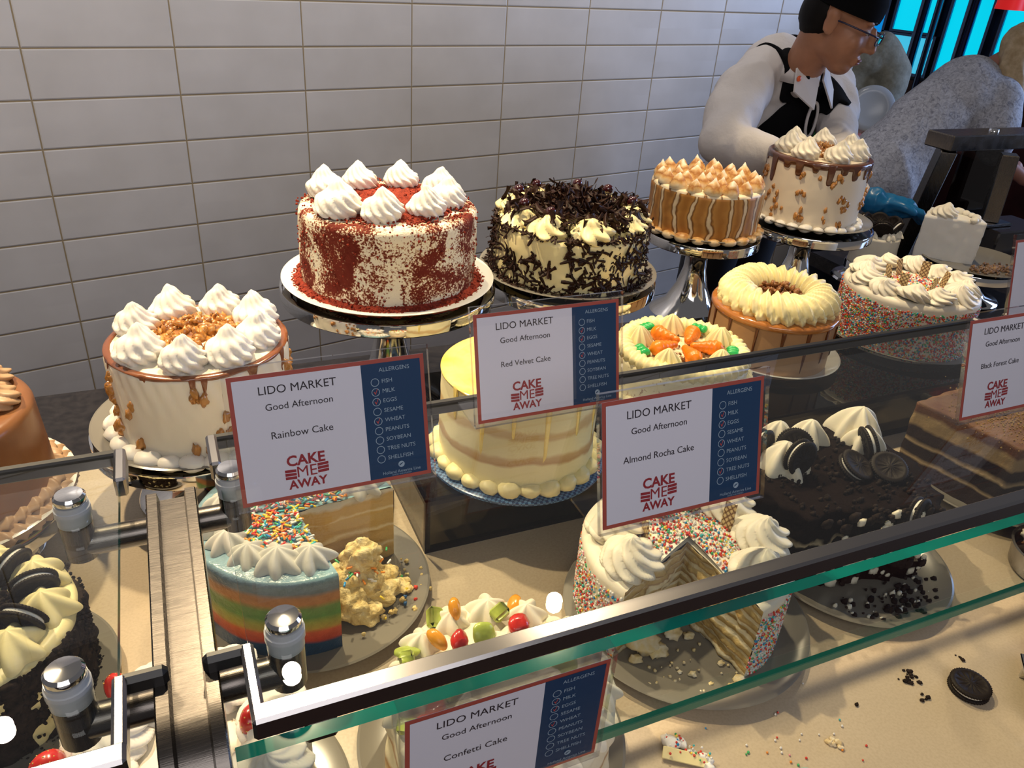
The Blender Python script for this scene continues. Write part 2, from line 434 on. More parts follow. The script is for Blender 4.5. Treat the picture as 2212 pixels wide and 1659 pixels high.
# ------------------------------------------------------------ sneeze guard
def bracket(u0, label):
    n0 = -1.5
    t = thing('guard_bracket', label, 'bracket', W(u0, n0, .9), ANG)
    prof = [(-.0185, -.018), (-.0185, .018), (-.0175, .019), (-.0105, .019), (-.009, .011), (.009, .011), (.0105, .019), (.0175, .019), (.0185, .018), (.0185, -.018)]
    path = [(.098, .296, 0), (-.02, .296, 0), (-.118, .296, 0)]
    for k in range(1, 10):
        a = k/9*PI/2; path.append((-.118-.034*math.sin(a), .296-.034*(1-math.cos(a)), a))
    path += [(-.152, .12, PI/2), (-.152, .012, PI/2)]
    G = [[(x, y-math.sin(a)*h, z+math.cos(a)*h) for x, h in prof] for y, z, a in path]
    mb = MB().grid(G, cu=True)
    mb.f.append(tuple(range(len(prof)))[::-1]); mb.m.append(0)
    build('beam', mb, M['steel'], t, auto=25)
    build('foot_plate', MB().box((0, -.152, .004), (.07, .07, .008), bev=.002), M['steel'], t, auto=25)
    col = plain('frosted_collar', (.46, .48, .50), .3, spec=.5)
    for y in (.082, -.090):
        for s in (-1, 1):
            x = (s*.0605 if y < 0 else (-.066 if s < 0 else .047))-.001
            a = [(s*.016, y, .287), (x*.88, y, .287), (x*.97, y, .2885), (x, y, .294), (x, y, .312)]
            arm = MB().tube([(s*.016, y, .292), (x, y, .292)], .0105, 20).tube([(x, y, .2815), (x, y, .314)], .0115, 20)
            so = build('standoff', arm, M['steel'], t, auto=40)
            build('collar', MB().lathe([(0, .3135), (.0118, .3135), (.0118, .321), (.0126, .3215), (.0126, .3275), (.0118, .328), (.0116, .332), (0, .332)], 24, (x, y, 0)), col, so, auto=40)
            build('cap', MB().lathe([(.0105, .332), (.0112, .334), (.0112, .337), (.0095, .339), (.002, .3395), (0, .3395)], 24, (x, y, 0)), M['chrome'], so, auto=30)
bracket(.388, 'brushed steel guard bracket between the left and middle glass shelves')
bracket(1.405, 'brushed steel guard bracket behind the right hand place cards')

def shelf(u0, u1, label, ends):
    cu = (u0+u1)/2; t = thing('glass_shelf', label, 'shelf', W(cu, -1.5, 1.21), ANG); w = (u1-u0)/2
    V, F, mi = MB(), None, None
    V.box((0, .001, .010), (2*w-.01, .292, .009)); V.m = [1, 1, 1, 1, 0, 0]
    build('glass_pane', V, [M['glass'], M['glass_edge']], t, smooth=False)
    build('rear_trim', MB().box((0, .150, .0105), (2*w, .008, .013), bev=.0015), M['black'], t, auto=30)
    r = MB().box((0, -.1475, .0105), (2*w, .014, .0165), bev=.002)
    for s in ends: r.box((s*(w-.004), -.118, .010), (.008, .052, .014), bev=.002)
    build('front_rail', r, M['steel_rail'], t, auto=30)
    for s in ends:
        build('rear_corner', MB().box((s*(w-.004), .128, .010), (.009, .046, .018), bev=.002), M['steel_rail'], t, auto=30)
        build('rubber_block', MB().box((s*(w+.008), -.094, .009), (.028, .009, .014), bev=.003), M['black'], t, auto=30)
shelf(-.62, .357, 'left glass shelf over the chocolate and cookie cakes', (1,))
shelf(.42, 1.372, 'middle glass shelf carrying three tall place cards', (-1, 1))
shelf(1.426, 2.2, 'right glass shelf past the second bracket', (-1,))

def front_pane():
    u0, u1 = .409, 1.43; cu = (u0+u1)/2
    t = thing('front_glass', 'upright green edged glass strip below the middle shelf rail', 'glass panel', W(cu, -1.641, 1.087), ANG)
    V = MB().box((0, 0, .0515), (u1-u0, .010, .103)); V.m = [1, 1, 0, 0, 2, 1]
    build('glass_pane', V, [M['glass'], M['glass_edge'], plain('shaded_green_glass_edge', (.0, .075, .06), .1, spec=.8)], t, smooth=False)  # bottom edge shade put into a darker copy of the edge green
    for x in (-.46, .42):
        build('clamp', MB().box((x, .013, .094), (.02, .016, .018), bev=.002), M['steel'], t, auto=30)
front_pane()

# ------------------------------------------------------------ place cards
_tc = {}
def text_geo(s, bold=0.0):
    k = (s, bold)
    if k in _tc: return _tc[k]
    cu = bpy.data.curves.new('lettering', 'FONT'); cu.body = s; cu.size = 1.0; cu.offset = bold; cu.resolution_u = 3
    o = bpy.data.objects.new('lettering', cu); C.objects.link(o)
    bpy.context.view_layer.update()
    me = bpy.data.meshes.new_from_object(o.evaluated_get(bpy.context.evaluated_depsgraph_get()))
    V = np.array([v.co[:] for v in me.vertices]) if len(me.vertices) else np.zeros((0, 3))
    F = [tuple(p.vertices) for p in me.polygons]
    bpy.data.objects.remove(o); bpy.data.meshes.remove(me); bpy.data.curves.remove(cu)
    lo, hi = V[:, :2].min(0), V[:, :2].max(0)
    V = V[:, :2]-(lo+hi)/2; _tc[k] = (V, F, hi-lo)
    return _tc[k]
INK = plain('black_ink', (.02, .012, .02), .5); PAPER = plain('white_card', (.82, .81, .92), .45); BORD = plain('brick_red_border', (.46, .085, .06), .45)
NAVY = plain('navy_panel', (.006, .045, .13), .4); PALE = plain('pale_blue_ink', (.36, .48, .60), .5); TICK = plain('red_tick_ink', (.62, .08, .07), .5); LOGO = plain('deep_red_ink', (.34, .02, .03), .5)
ALLERG = ['FISH', 'MILK', 'EGGS', 'SESAME', 'WHEAT', 'PEANUTS', 'SOYBEAN', 'TREE NUTS', 'SHELLFISH']
def place_card(label, title, ticks, u, n, z, lean=15, hang=False, title_w=None, foot=1):
    cw, ch = .148, .101; aw, ah = .155, .112
    t = thing('place_card', label, 'sign', W(u, n, z), ANG)
    cl, sl = math.cos(math.radians(lean)), math.sin(math.radians(lean))
    def up(V, off=0.):           # card plane (x, height) -> thing frame, off towards the viewer
        V = np.asarray(V, float); h = V[:, 1]
        return np.stack([V[:, 0], h*sl-off*cl, h*cl+off*sl], 1)
    Mx = rotm(-math.radians(lean), 0, 0)
    hb = MB(); cy = ah/2
    hb.box((0, cy*sl, cy*cl+.001), (aw, .0044, ah), M=Mx); hb.m = [1, 1, 0, 0, 1, 1]
    if hang:
        hb.box((0, .008, ah+.0005), (aw, .020, .002)); hb.m += [1, 1, 1, 1, 0, 0]; hb.box((0, .0170, ah-.0145), (aw, .002, .03)); hb.m += [1, 1, 0, 0, 1, 1]
    else:
        fd = .047 if foot > 0 else .034; hb.box((0, foot*(fd/2+.0005), .0012), (aw, fd, .0024)); hb.m += [1, 1, 1, 1, 0, 0]
    build('holder', hb, [M['acrylic'], M['acrylic_edge']], t, smooth=False)
    y0 = .0045; b = .0032; sp = .66*cw-cw/2
    def rect(x0, x1, a, c): return [(x0, a), (x1, a), (x1, c), (x0, c)]
    cb = MB()
    for r, mi, o in ((rect(-cw/2, cw/2, y0, y0+ch), 1, .0), (rect(-cw/2+b, sp, y0+b, y0+ch-b), 0, .0003), (rect(sp, cw/2-b, y0+b, y0+ch-b), 2, .0003)):
        cb.add(up(r, o), [(0, 1, 2, 3)], mi)
    cb.add(up(rect(-cw/2, cw/2, y0, y0+ch), -.0004), [(3, 2, 1, 0)], 0)
    card = build('card', cb, [PAPER, BORD, NAVY], t, smooth=False)
    def put(mb, s, fx, fy, w, bold=0.0, hmax=None, x_left=None):
        V, F, sz = text_geo(s, bold); k = w*cw/sz[0]
        if hmax: k = min(k, hmax*ch/sz[1])
        cx = (fx-.5)*cw if x_left is None else (x_left-.5)*cw+sz[0]*k/2
        mb.add(up(V*k+[cx, y0+ch*(1-fy)], .0006), F)
    k = MB()
    put(k, 'LIDO MARKET', .335, .125, .385); put(k, 'Good Afternoon', .335, .255, .335); put(k, title, .335, .475, title_w or .31)
    build('lettering', k, INK, card, smooth=False)
    k = MB()
    put(k, 'CAKE', .335, .695, .195, .03); put(k, 'ME', .335, .79, .10); put(k, 'AWAY', .335, .885, .20, .03)
    for s, yy in ((-1, .80), (1, .785)):
        x0 = (.335-.5)*cw+s*.083*cw; hh = y0+ch*(1-yy)
        for dy in (-.0028, 0, .0028):
            q = [(x0-.0042, hh+dy-.0011), (x0+.0042, hh+dy-.0011+.0004*s), (x0+.0042, hh+dy+.0011+.0004*s), (x0-.0042, hh+dy+.0011)]
            k.add(up(q, .0006), [(0, 1, 2, 3)])
    build('slogan_logo', k, LOGO, card, smooth=False)
    k = MB(); tk = MB()
    put(k, 'ALLERGENS', .835, .085, .165)
    for i, a in enumerate(ALLERG):
        fy = .18+i*.0785; cx = (.728-.5)*cw; hy = y0+ch*(1-fy)
        th = np.linspace(0, 2*PI, 28, endpoint=False)
        ring = [(cx+rr*math.cos(q), hy+rr*math.sin(q)) for rr in (.0028, .0033) for q in th]
        k.add(up(ring, .0006), [(j, (j+1) % 28, 28+(j+1) % 28, 28+j) for j in range(28)])
        put(k, a, 0, fy-.005, .3, 0, .032, x_left=.765)
        if a in ticks:
            q = [(cx-.0016, hy+.0003), (cx-.0010, hy+.0006), (cx-.0003, hy-.0008), (cx+.0012, hy+.0026), (cx+.0016, hy+.0024), (cx-.0003, hy-.0020)]
            tk.add(up(q, .0008), [(0, 1, 2, 5), (2, 3, 4, 5)])
    th = np.linspace(0, 2*PI, 24, endpoint=False)
    cx, hy = (.835-.5)*cw, y0+ch*(1-.875)
    k.add(up([(cx+.0026*math.cos(q), hy+.0026*math.sin(q)) for q in th], .0006), [tuple(range(24))])
    put(k, 'Holland America Line', .835, .93, .21); put(k, 'SAVOR THE JOURNEY', .835, .957, .11)
    build('allergen_list', k, PALE, card, smooth=False)
    build('swoosh', MB().add(up([(cx-.0018, hy-.0012), (cx+.0004, hy+.0002), (cx+.0018, hy+.0016), (cx+.0002, hy+.0010), (cx-.0014, hy+.0002)], .0009), [(0, 1, 2, 3, 4)]), NAVY, card, smooth=False)
    build('tick_marks', tk, TICK, card, smooth=False)
    return t
SZ = 1.2250
T3 = ('MILK', 'EGGS', 'WHEAT')
place_card('place card reading Rainbow Cake beside the left steel bracket', 'Rainbow Cake', T3, .512, -1.463, SZ)
place_card('place card reading Red Velvet Cake at the back of the glass shelf', 'Red Velvet Cake', T3, .724, -1.405, SZ, title_w=.335)
place_card('place card reading Almond Rocha Cake at the front of the glass shelf', 'Almond Rocha Cake', T3+('TREE NUTS',), .760, -1.574, SZ, title_w=.43)
place_card('place card reading Black Forest Cake cut off by the right edge', 'Black Forest Cake', T3, 1.184, -1.541, SZ, title_w=.37)
place_card('place card for a chocolate cake partly behind the Black Forest card', 'Chocolate Cake', T3, 1.4825, -1.366, SZ, title_w=.34, foot=-1)
place_card('place card reading Confetti Cake hung on the front glass strip', 'Confetti Cake', T3, .582, -1.6500, 1.079, lean=0, hang=True)

# ------------------------------------------------------------ pieces the cakes share
def rot_align(nrm, spin=0.0):
    q = Vector(nrm).to_track_quat('Z', 'Y').to_matrix() @ Matrix.Rotation(spin, 3, 'Z')
    return np.array(q)
def scatter(mb, V, F, pos, rots, mis, scl=None):
    V = np.asarray(V)
    for i, p in enumerate(pos):
        q = V*(scl[i] if scl is not None else 1.0)
        if rots is not None: q = q @ rots[i].T
        mb.add(q+p, F, int(mis[i]))
    return mb
def ball(r=1.0, seg=6, rows=5):
    b = MB().blob((0, 0, 0), r, amp=0, seg=seg, rows=rows); return np.concatenate(b.v), b.f
def rod(l, r, seg=6):
    b = MB().tube([(0, 0, -l/2), (0, 0, -l*.4), (0, 0, l*.4), (0, 0, l/2)], [r*.55, r, r, r*.55], seg); return np.concatenate(b.v), b.f
def chunk(seed, amp=.5, seg=7, rows=5, fr=1.4):
    b = MB().blob((0, 0, 0), 1.0, seed=seed, amp=amp, fr=fr, seg=seg, rows=rows); return np.concatenate(b.v), b.f
_rs = {}
def rosette_mesh(R, H, mat, ridges=8, twist=3.2, coils=2.6, depth=.13, tip=.85, seed=0, seg=56, rows=30):
    key = (R, H, mat.name, ridges, twist, coils, seed)
    if key in _rs: return _rs[key]
    t = np.linspace(0, 1, rows)[:, None]; th = np.linspace(0, 2*PI, seg, endpoint=False)[None]
    env = R*(np.clip(1-t**2.0, 0, 1)**tip)*(.84+.24*np.sin(np.clip(t*4.4, 0, PI)))
    ph = ridges*th+twist*2.6*t*2*PI*.5
    rid = 1+depth*(np.abs(np.cos(ph*.5))*1.9-1.1)*(1-.35*t)
    coil = 1+.035*np.cos(2*PI*(coils*t-th/(2*PI)))*(1-t*.4)
    r = env*rid*coil
    z = H*(t+.018*np.cos(2*PI*(coils*t-th/(2*PI)))*(t < .93))
    ox = .10*R*np.sin(t*4+seed); oy = .10*R*np.cos(t*3+seed*2)-.1*R
    G = np.stack([r*np.cos(th)+ox*t, r*np.sin(th)+oy*t, z+0*th], 2)
    G[..., :2] *= (1+.05*vnoise(G+seed*.37, 90, seed))[..., None]
    _rs[key] = MB().grid(G, cu=True).mesh('rosette', mat); return _rs[key]
def star_dollop_mesh(R, H, mat, ridges=7, seed=0):          # soft star-tip dollop with broad petals
    th = np.linspace(0, 2*PI, 64, endpoint=False)[None]; t = np.linspace(0, 1, 22)[:, None]
    env = R*np.clip(1-t**1.25, 0, 1)**.75
    lob = 1+.20*np.cos(ridges*th+1.5*t+seed)*(1-t)**.5+.08*np.cos(3*th+seed)
    r = env*lob; z = H*(t**.8)*(1+.12*np.cos(ridges*th+1.5*t+seed)*(1-t))
    G = np.stack([r*np.cos(th), r*np.sin(th), z+0*th], 2)
    G[..., :2] *= (1+.07*vnoise(G+seed, 60, seed))[..., None]
    return MB().grid(G, cu=True).mesh('dollop', mat)
def body(r, h, seg=128, rows=26, amp=.0015, fr=25, seed=0, rd=.008, taper=0., top_amp=None, a0=0, a1=None, ky=1.0, base=True):
    prof = [(0, 0)] if base else []
    prof += [(r*(1+taper), 0)]
    prof += [(r*(1+taper*(1-k/rows)), (h-rd)*k/rows) for k in range(1, rows+1)]
    prof += [(r-rd+rd*math.cos(a), h-rd+rd*math.sin(a)) for a in np.linspace(.2, PI/2, 6)]
    prof += [(r*(1-k/10)-rd*(1-k/10), h) for k in range(1, 10)]+[(0, h)]
    ta = amp if top_amp is None else top_amp
    def fn(G):
        d = fbm(G*np.array([1, 1, ky]), fr, seed, 3)[..., None]
        rad = np.linalg.norm(G[..., :2], axis=2, keepdims=True)
        side = np.clip((rad-r*.9)/(r*.08), 0, 1); zz = G[..., 2:3]
        out = G.copy()
        out[..., :2] += G[..., :2]/np.maximum(rad, 1e-4)*d*amp*side
        out[..., 2:3] += d*ta*(zz > h-.001)*(1-side*.6)
        return out
    return MB().lathe(prof, seg, fn=fn, a0=a0, a1=a1)
def plate(u, n, z, r, mat, label, group=None, crumbs=None):
    t = thing('dinner_plate', label, 'plate', W(u, n, z), ANG, group)
    prof = [(0, .0015), (.5*r, .0015), (.52*r, 0), (.58*r, 0), (.61*r, .003), (.85*r, .007), (r, .0135), (r+.0012, .0150), (r-.0015, .0160), (.86*r, .0095), (.66*r, .0062), (.6*r, .0058), (0, .0056)]
    build('dish', MB().lathe(prof, 96), mat, t, auto=40)
    return t
def cake_stand(u, n, z0, H, R, label):
    t = thing('cake_stand', label, 'cake stand', W(u, n, z0), ANG, 'steel cake stands in the back row')
    k = min(1.0, H/.2)
    build('pedestal', MB().lathe([(0, .001), (.085, 0), (.088, .003), (.084, .008), (.055, .03*k), (.036, .07*k), (.026, H*.55), (.025, H*.68), (.031, H*.8), (.05, H-.022), (.05, H-.018)], 64), M['chrome'], t, auto=50)
    build('disc', MB().lathe([(0, H-.020), (R-.012, H-.020), (R-.002, H-.021), (R, H-.019), (R, H-.002), (R-.001, H+.0005), (R-.004, H+.0005), (R-.0055, H-.002), (R-.006, H-.003), (0, H-.003)], 96), M['chrome'], t, auto=40)
    return t
def bead_border(mb, R, n, br, z=0, seed=0, sq=.75, mi=0, ridged=False, a0=0, a1=2*PI):
    rr = random.Random(seed)
    for k in range(n):
        a = a0+(a1-a0)*(k+.5)/n; s = br*rr.uniform(.85, 1.15)
        q = rotm(0, 0, a+PI/2+rr.uniform(-.2, .2))
        b = MB().blob((0, 0, 0), (s*1.25, s, s*sq), seed=seed+k, amp=.12, fr=1.5, seg=14, rows=9)
        V = np.concatenate(b.v)
        if ridged:
            ang = np.arctan2(V[:, 2], V[:, 1]); V[:, 1:] *= (1+.13*np.cos(7*ang+V[:, 0]/s*1.5))[:, None]
        mb.add(V @ q.T+[R*math.cos(a), R*math.sin(a), z+s*sq*.8], b.f, mi)
    return mb
def rope_ring(R, a, strokes, z, slant=2.0, depth=.16, sq=.8, seg=240, rows=22, seed=0):
    th = np.linspace(0, 2*PI, seg, endpoint=False)[:, None]; ph = np.linspace(0, 2*PI, rows, endpoint=False)[None]
    s = strokes*th+slant*ph
    r = a*(1+depth*np.cos(s)+.055*np.cos(3*s+.6)+.06*np.sin(5*th+seed)+.05*np.sin(2*th))
    rr = R+r*np.cos(ph)
    G = np.stack([rr*np.cos(th), rr*np.sin(th), z+r*sq*np.sin(ph)+a*sq*.75], 2)
    G = G*(1+.01*vnoise(G, 120, seed))[..., None]
    return MB().grid(G, cu=True, cv=True)
def drips(Rc, zt, spec, w=.005, band=.006, thick=.0035, inner=.012, seed=0):        # melted band round a rim with runs of set lengths
    seg = 360; th = np.linspace(0, 2*PI, seg, endpoint=False)
    rr = random.Random(seed); ln = np.full(seg, band)+.0015*np.sin(th*9+seed)
    for a, l, ww in spec:
        d = np.abs((th-a+PI) % (2*PI)-PI)*Rc/(w*ww)
        ln = np.maximum(ln, band*.8+(l-band*.8)*np.clip(1-d**4, 0, 1)**.5*(d < 1))
    rows = []
    N = 16
    for k in range(N+1):
        f = k/N
        rows.append((Rc+thick*(.55+.45*math.sin(PI*min(f*1.3, 1)))*(1 if k < N else 0)-(.001 if k == N else 0), f))
    G = [np.stack([(Rc-inner)*np.cos(th), (Rc-inner)*np.sin(th), np.full(seg, zt+.0004)], 1),
         np.stack([(Rc-inner*.8)*np.cos(th), (Rc-inner*.8)*np.sin(th), np.full(seg, zt+thick*.7)], 1),
         np.stack([(Rc-.002)*np.cos(th), (Rc-.002)*np.sin(th), np.full(seg, zt+thick*.6)], 1)]
    for r, f in rows: G.append(np.stack([r*np.cos(th), r*np.sin(th), zt-ln*f], 1))
    return MB().grid(np.array(G), cu=True)
def sector_pts(n, r0, r1, rr, a0=0., a1=2*PI):
    o = []
    for _ in range(n):
        a = rr.uniform(a0, a1); r = math.sqrt(rr.uniform(r0*r0, r1*r1)); o.append((r*math.cos(a), r*math.sin(a)))
    return o
def cut_faces(r, h, angs, amp=.003, seed=0, rows=26, cols=26, apex=(0, 0), z0=0.001):
    mb = MB()
    for i, a in enumerate(angs):
        s = np.linspace(0, 1, cols); z = np.linspace(z0, h-.001, rows)
        px = apex[0]+(r*math.cos(a)-apex[0])*s; py = apex[1]+(r*math.sin(a)-apex[1])*s
        G = np.stack([np.repeat(px[None], rows, 0), np.repeat(py[None], rows, 0), np.repeat(z[:, None], cols, 1)], 2)
        nx, ny = -math.sin(a), math.cos(a); sg = 1 if i == 0 else -1      # outward from the cake into the gap
        d = (fbm(G, 70, seed+i, 3)*amp+.0016*np.sin(z*2*PI/.016)[:, None])*np.minimum(1, 6*np.minimum(s, 1-s))[None]
        G[..., 0] -= sg*nx*d; G[..., 1] -= sg*ny*d
        mb.grid(G)
    return mb
def cookie(parent, loc, rot, r=.022, name='sandwich_cookie'):
    if 'cookie' not in _rs:
        def ridge(G):
            a = np.arctan2(G[..., 1], G[..., 0]); rad = np.linalg.norm(G[..., :2], axis=2)
            k = np.where(rad > .0195, 1+.028*np.cos(44*a), 1.0); G = G.copy(); G[..., :2] *= k[..., None]
            f = (rad > .004)*(rad < .0165); G[..., 2] += np.sign(G[..., 2])*f*.0004*np.sign(np.cos(12*a+rad*260))
            return G
        def wafer(s): return MB().lathe([(0, s*.0062), (.004, s*.0062), (.0045, s*.0058), (.010, s*.0059), (.0165, s*.0059), (.017, s*.0063), (.0185, s*.0063), (.0195, s*.0060), (.0215, s*.0055), (.022, s*.0045), (.0215, s*.0024), (.0205, s*.0020), (0, s*.0020)], 132, fn=ridge)
        _rs['cookie'] = (wafer(1).mesh('wafer', M['oreo']), wafer(-1).mesh('wafer', M['oreo']), MB().lathe([(0, .0021), (.0185, .0021), (.0192, .001), (.0192, -.001), (.0185, -.0021), (0, -.0021)], 40).mesh('filling', M['cream_w']))
    a, b, f = _rs['cookie']; s = r/.022
    o = link(name, a, parent, loc, rot, s); link('lower_wafer', b, o); link('filling', f, o)
    return o
HUES = [plain('sprinkle_'+n, c, .3, spec=.5) for n, c in (('white', (.82, .80, .76)), ('red', (.68, .05, .03)), ('orange', (.86, .30, .04)), ('yellow', (.88, .66, .06)), ('green', (.06, .42, .14)), ('blue', (.02, .26, .58)), ('teal', (.05, .48, .50)), ('pink', (.80, .32, .38)))]

# ------------------------------------------------------------ red velvet cake
def red_velvet():
    u, n, z, r, h = .737, -.784, 1.124, .139, .126
    cake_stand(u, n, .9, z-.0056-.9, .175, 'tall steel cake stand under the red velvet cake')
    plate(u, n, z-.0056, .170, M['plate_w'], 'white china plate under the red velvet cake')
    t = thing('layer_cake', 'white cake dusted with red crumbs on the tall stand', 'cake', W(u, n, z), ANG)
    m, tr, b = nt('red_dusted_frosting'); setp(b, .75, 0, .25); co = objco(tr)
    mp = node(tr, 'ShaderNodeMapping'); mp.inputs['Scale'].default_value = (1, 1, .9); L(tr, co, mp.inputs[0])
    big = noise(tr, mp.outputs[0], 17, 4, .6, .8); fine = noise(tr, co, 330, 3, .6)
    f = math_n(tr, 'ADD', math_n(tr, 'MULTIPLY', big, 1.5), math_n(tr, 'MULTIPLY', fine, .9))
    L(tr, ramp(tr, f, [(.0, (.80, .73, .56)), (.98, (.80, .71, .52)), (1.0, (.22, .022, .008)), ]), b.inputs['Base Color'])
    rp = [x for x in tr.nodes if x.type == 'VALTORGB'][0].color_ramp; rp.elements[1].position = .0; 
    f2 = math_n(tr, 'SUBTRACT', f, .62)
    L(tr, f2, [x for x in tr.nodes if x.type == 'VALTORGB'][0].inputs['Fac'])
    rp.elements[0].position = .53; rp.elements[1].position = .59; rp.elements[2].position = .66
    rp.elements[0].color = (.82, .76, .60, 1); rp.elements[1].color = (.40, .19, .10, 1); rp.elements[2].color = (.13, .012, .005, 1)
    bump(tr, b, f, .5, .003)
    build('frosting', body(r, h, 160, 30, .0022, 26, 3, rd=.012, top_amp=.002), m, t)
    crumb = mix2('red_velvet_crumb', [(.3, (.11, .009, .004)), (.7, (.36, .040, .014))], 200, 4, .9, bs=(400, .8, .003))
    top = MB().lathe([(.108, h-.002), (.1, h+.002), (.08, h+.004), (.05, h+.005), (0, h+.005)], 180, fn=lambda G: G*np.array([1, 1, 1])+np.stack([0*G[..., 0], 0*G[..., 0], .0035*vnoise(G, 260, 2)+.002*vnoise(G, 90, 4)], 2))
    a = 0
    build('crumb_topping', top, crumb, t)
    rr = random.Random(3); V, F = chunk(4, .4, 6, 4); mb = MB()
    pos = [(x, y, h+.004) for x, y in sector_pts(1000, 0, .133, rr)]
    for k in range(500):
        a = rr.uniform(0, 2*PI); pos.append(((r+.001)*math.cos(a), (r+.001)*math.sin(a), rr.uniform(0, h)**1.0))
    for x, y in sector_pts(900, r-.002, r+.017, rr): pos.append((x, y, .004+.006*max(0, 1-(math.hypot(x, y)-r)/.014)*rr.random()+.002))
    scatter(mb, V, F, pos, [rotm(rr.random()*6, rr.random()*6, 0) for _ in pos], [0]*len(pos), [rr.uniform(.0008, .0022) for _ in pos])
    mb.lathe([(r-.004, .012), (r+.003, .009), (r+.009, .006), (r+.016, .0035), (r+.019, .0005)], 220, fn=lambda G: G+np.stack([.004*vnoise(G, 60, 9), .004*vnoise(G, 60, 8), .002*vnoise(G, 300, 5)], 2))
    tag(build('loose_crumbs', mb, crumb, t), None, None, None, 'stuff')
    me = [rosette_mesh(.0285, .046, M['cream_w'], 11, 2.6, 2.4, seed=k) for k in range(3)]
    for k, (a, rad, s) in enumerate([(-62, .082, 1.0), (-112, .088, 1.06), (-152, .100, 1.2), (150, .098, 1.05), (104, .092, .95), (62, .098, .95), (20, .10, .95), (-20, .092, 1.0)]):
        a = math.radians(a); link('rosette', me[k % 3], t, (rad*math.cos(a), rad*math.sin(a), h+.002), (0, 0, k*1.3), s)
red_velvet()

# ------------------------------------------------------------ nut cakes with chocolate drip
def nut_bits(t, r, h, count, seed, zlo=.012, size=(.004, .0075), arcs=None):
    rr = random.Random(seed)
    ms = [MB().blob((0, 0, 0), (1, .72, .5), seed=k+20, amp=.55, fr=1.8, seg=12, rows=8).mesh('nut_piece', M['caramel_nut']) for k in range(4)]
    c = 0
    while c < count:
        a0 = rr.uniform(-PI, PI) if arcs is None else rr.choice(arcs)+rr.uniform(-.1, .1); z0 = rr.uniform(zlo, h*.84)
        for _ in range(rr.choice((1, 2, 3))):
            a = a0+rr.uniform(-.09, .09); z = z0+rr.uniform(-.009, .009); s = rr.uniform(*size)
            link('nut_piece', ms[c % 4], t, ((r+.001)*math.cos(a), (r+.001)*math.sin(a), max(z, .008)), (rr.random()*6, PI/2+rr.uniform(-.4, .4), a), s); c += 1
def nut_mound(t, h, R, seed, count=260, H=.02):
    rr = random.Random(seed); mb = MB(); Vs = [chunk(k, .6, 7, 5, 1.8) for k in range(5)]
    for x, y in sector_pts(count, 0, R, rr):
        q = max(0, 1-(x*x+y*y)/(R*R)); V, F = Vs[rr.randrange(5)]; s = rr.uniform(.0045, .0088)
        mb.add((V*s*np.array([1.2, .8, .55])) @ rotm(rr.random()*6, rr.random()*6, rr.random()*6).T+[x, y, h+H*q*rr.uniform(.25, 1)+.002], F)
    mb.lathe([(R, h), (R*.75, h+H*.45), (R*.4, h+H*.75), (0, h+H*.85)], 40, fn=lambda G: G+.002*vnoise(G, 120, 3)[..., None])
    return tag(build('chopped_nuts', mb, M['caramel_nut'], t), None, None, None, 'stuff')
def nut_cake():
    u, n, z, r, h = .431, -.978, 1.022, .109, .124
    cake_stand(u-.018, n+.01, .9, z-.0056-.9, .132, 'short steel cake stand under the nut topped cake')
    plate(u-.012, n+.005, z-.0056, .133, M['plate_g'], 'grey plate under the nut topped cake behind the left glass shelf')
    t = thing('layer_cake', 'white cake topped with candied nuts left of the red velvet cake', 'cake', W(u, n, z), ANG)
    f = body(r, h, 192, 40, .0016, 30, 8, rd=.010, ky=.6)
    V = np.concatenate(f.v); a = np.arctan2(V[:, 1], V[:, 0]); rad = np.hypot(V[:, 0], V[:, 1])
    side = (rad > r*.93)*np.clip((V[:, 2]-h*.45)/(h*.4), 0, 1)
    sw = .0022*np.abs(np.sin(a*19+V[:, 2]*55))*side*(V[:, 2] < h-.004)
    V[:, :2] *= (1+sw/np.maximum(rad, .01))[:, None]; f.v = [V]
    build('frosting', f, M['cream'], t)
    sp = [(math.radians(a), l, w) for a, l, w in [(-128, .024, .8), (-98, .03, .8), (-91, .026, .8), (-60, .02, 1.5), (-30, .034, 1.3), (-10, .045, 1.6), (10, .03, 1.3), (40, .03, 1), (90, .03, 1), (150, .03, 1.2), (-165, .03, 1.1)]]
    build('chocolate_drip', drips(r+.0004, h-.001, sp, .0040, .0035, .0022, .007, 2), plain('milk_chocolate_drip', (.22, .072, .028), .2, spec=.6, coat=.4), t)
    build('piped_border', bead_border(MB(), r+.008, 26, .0125, 0, 4), M['cream_w'], t)
    nut_mound(t, h, .058, 5, 250)
    nut_bits(t, r, h, 66, 12, size=(.0055, .0105), arcs=[math.radians(k) for k in (-165, -140, -128, -112, -98, -80, -60, -20, 0, 20, 60)])
    me = [rosette_mesh(.0265, .046, M['cream_w'], 10, 2.2, 2.8, seed=10+k) for k in range(3)]
    for k, a in enumerate([-105, -66, -25, 18, 62, 108, 152, -150]):
        a = math.radians(a); link('rosette', me[k % 3], t, (.078*math.cos(a), .078*math.sin(a), h-.001), (0, 0, k*.9), 1.0+.06*(k % 2))
nut_cake()
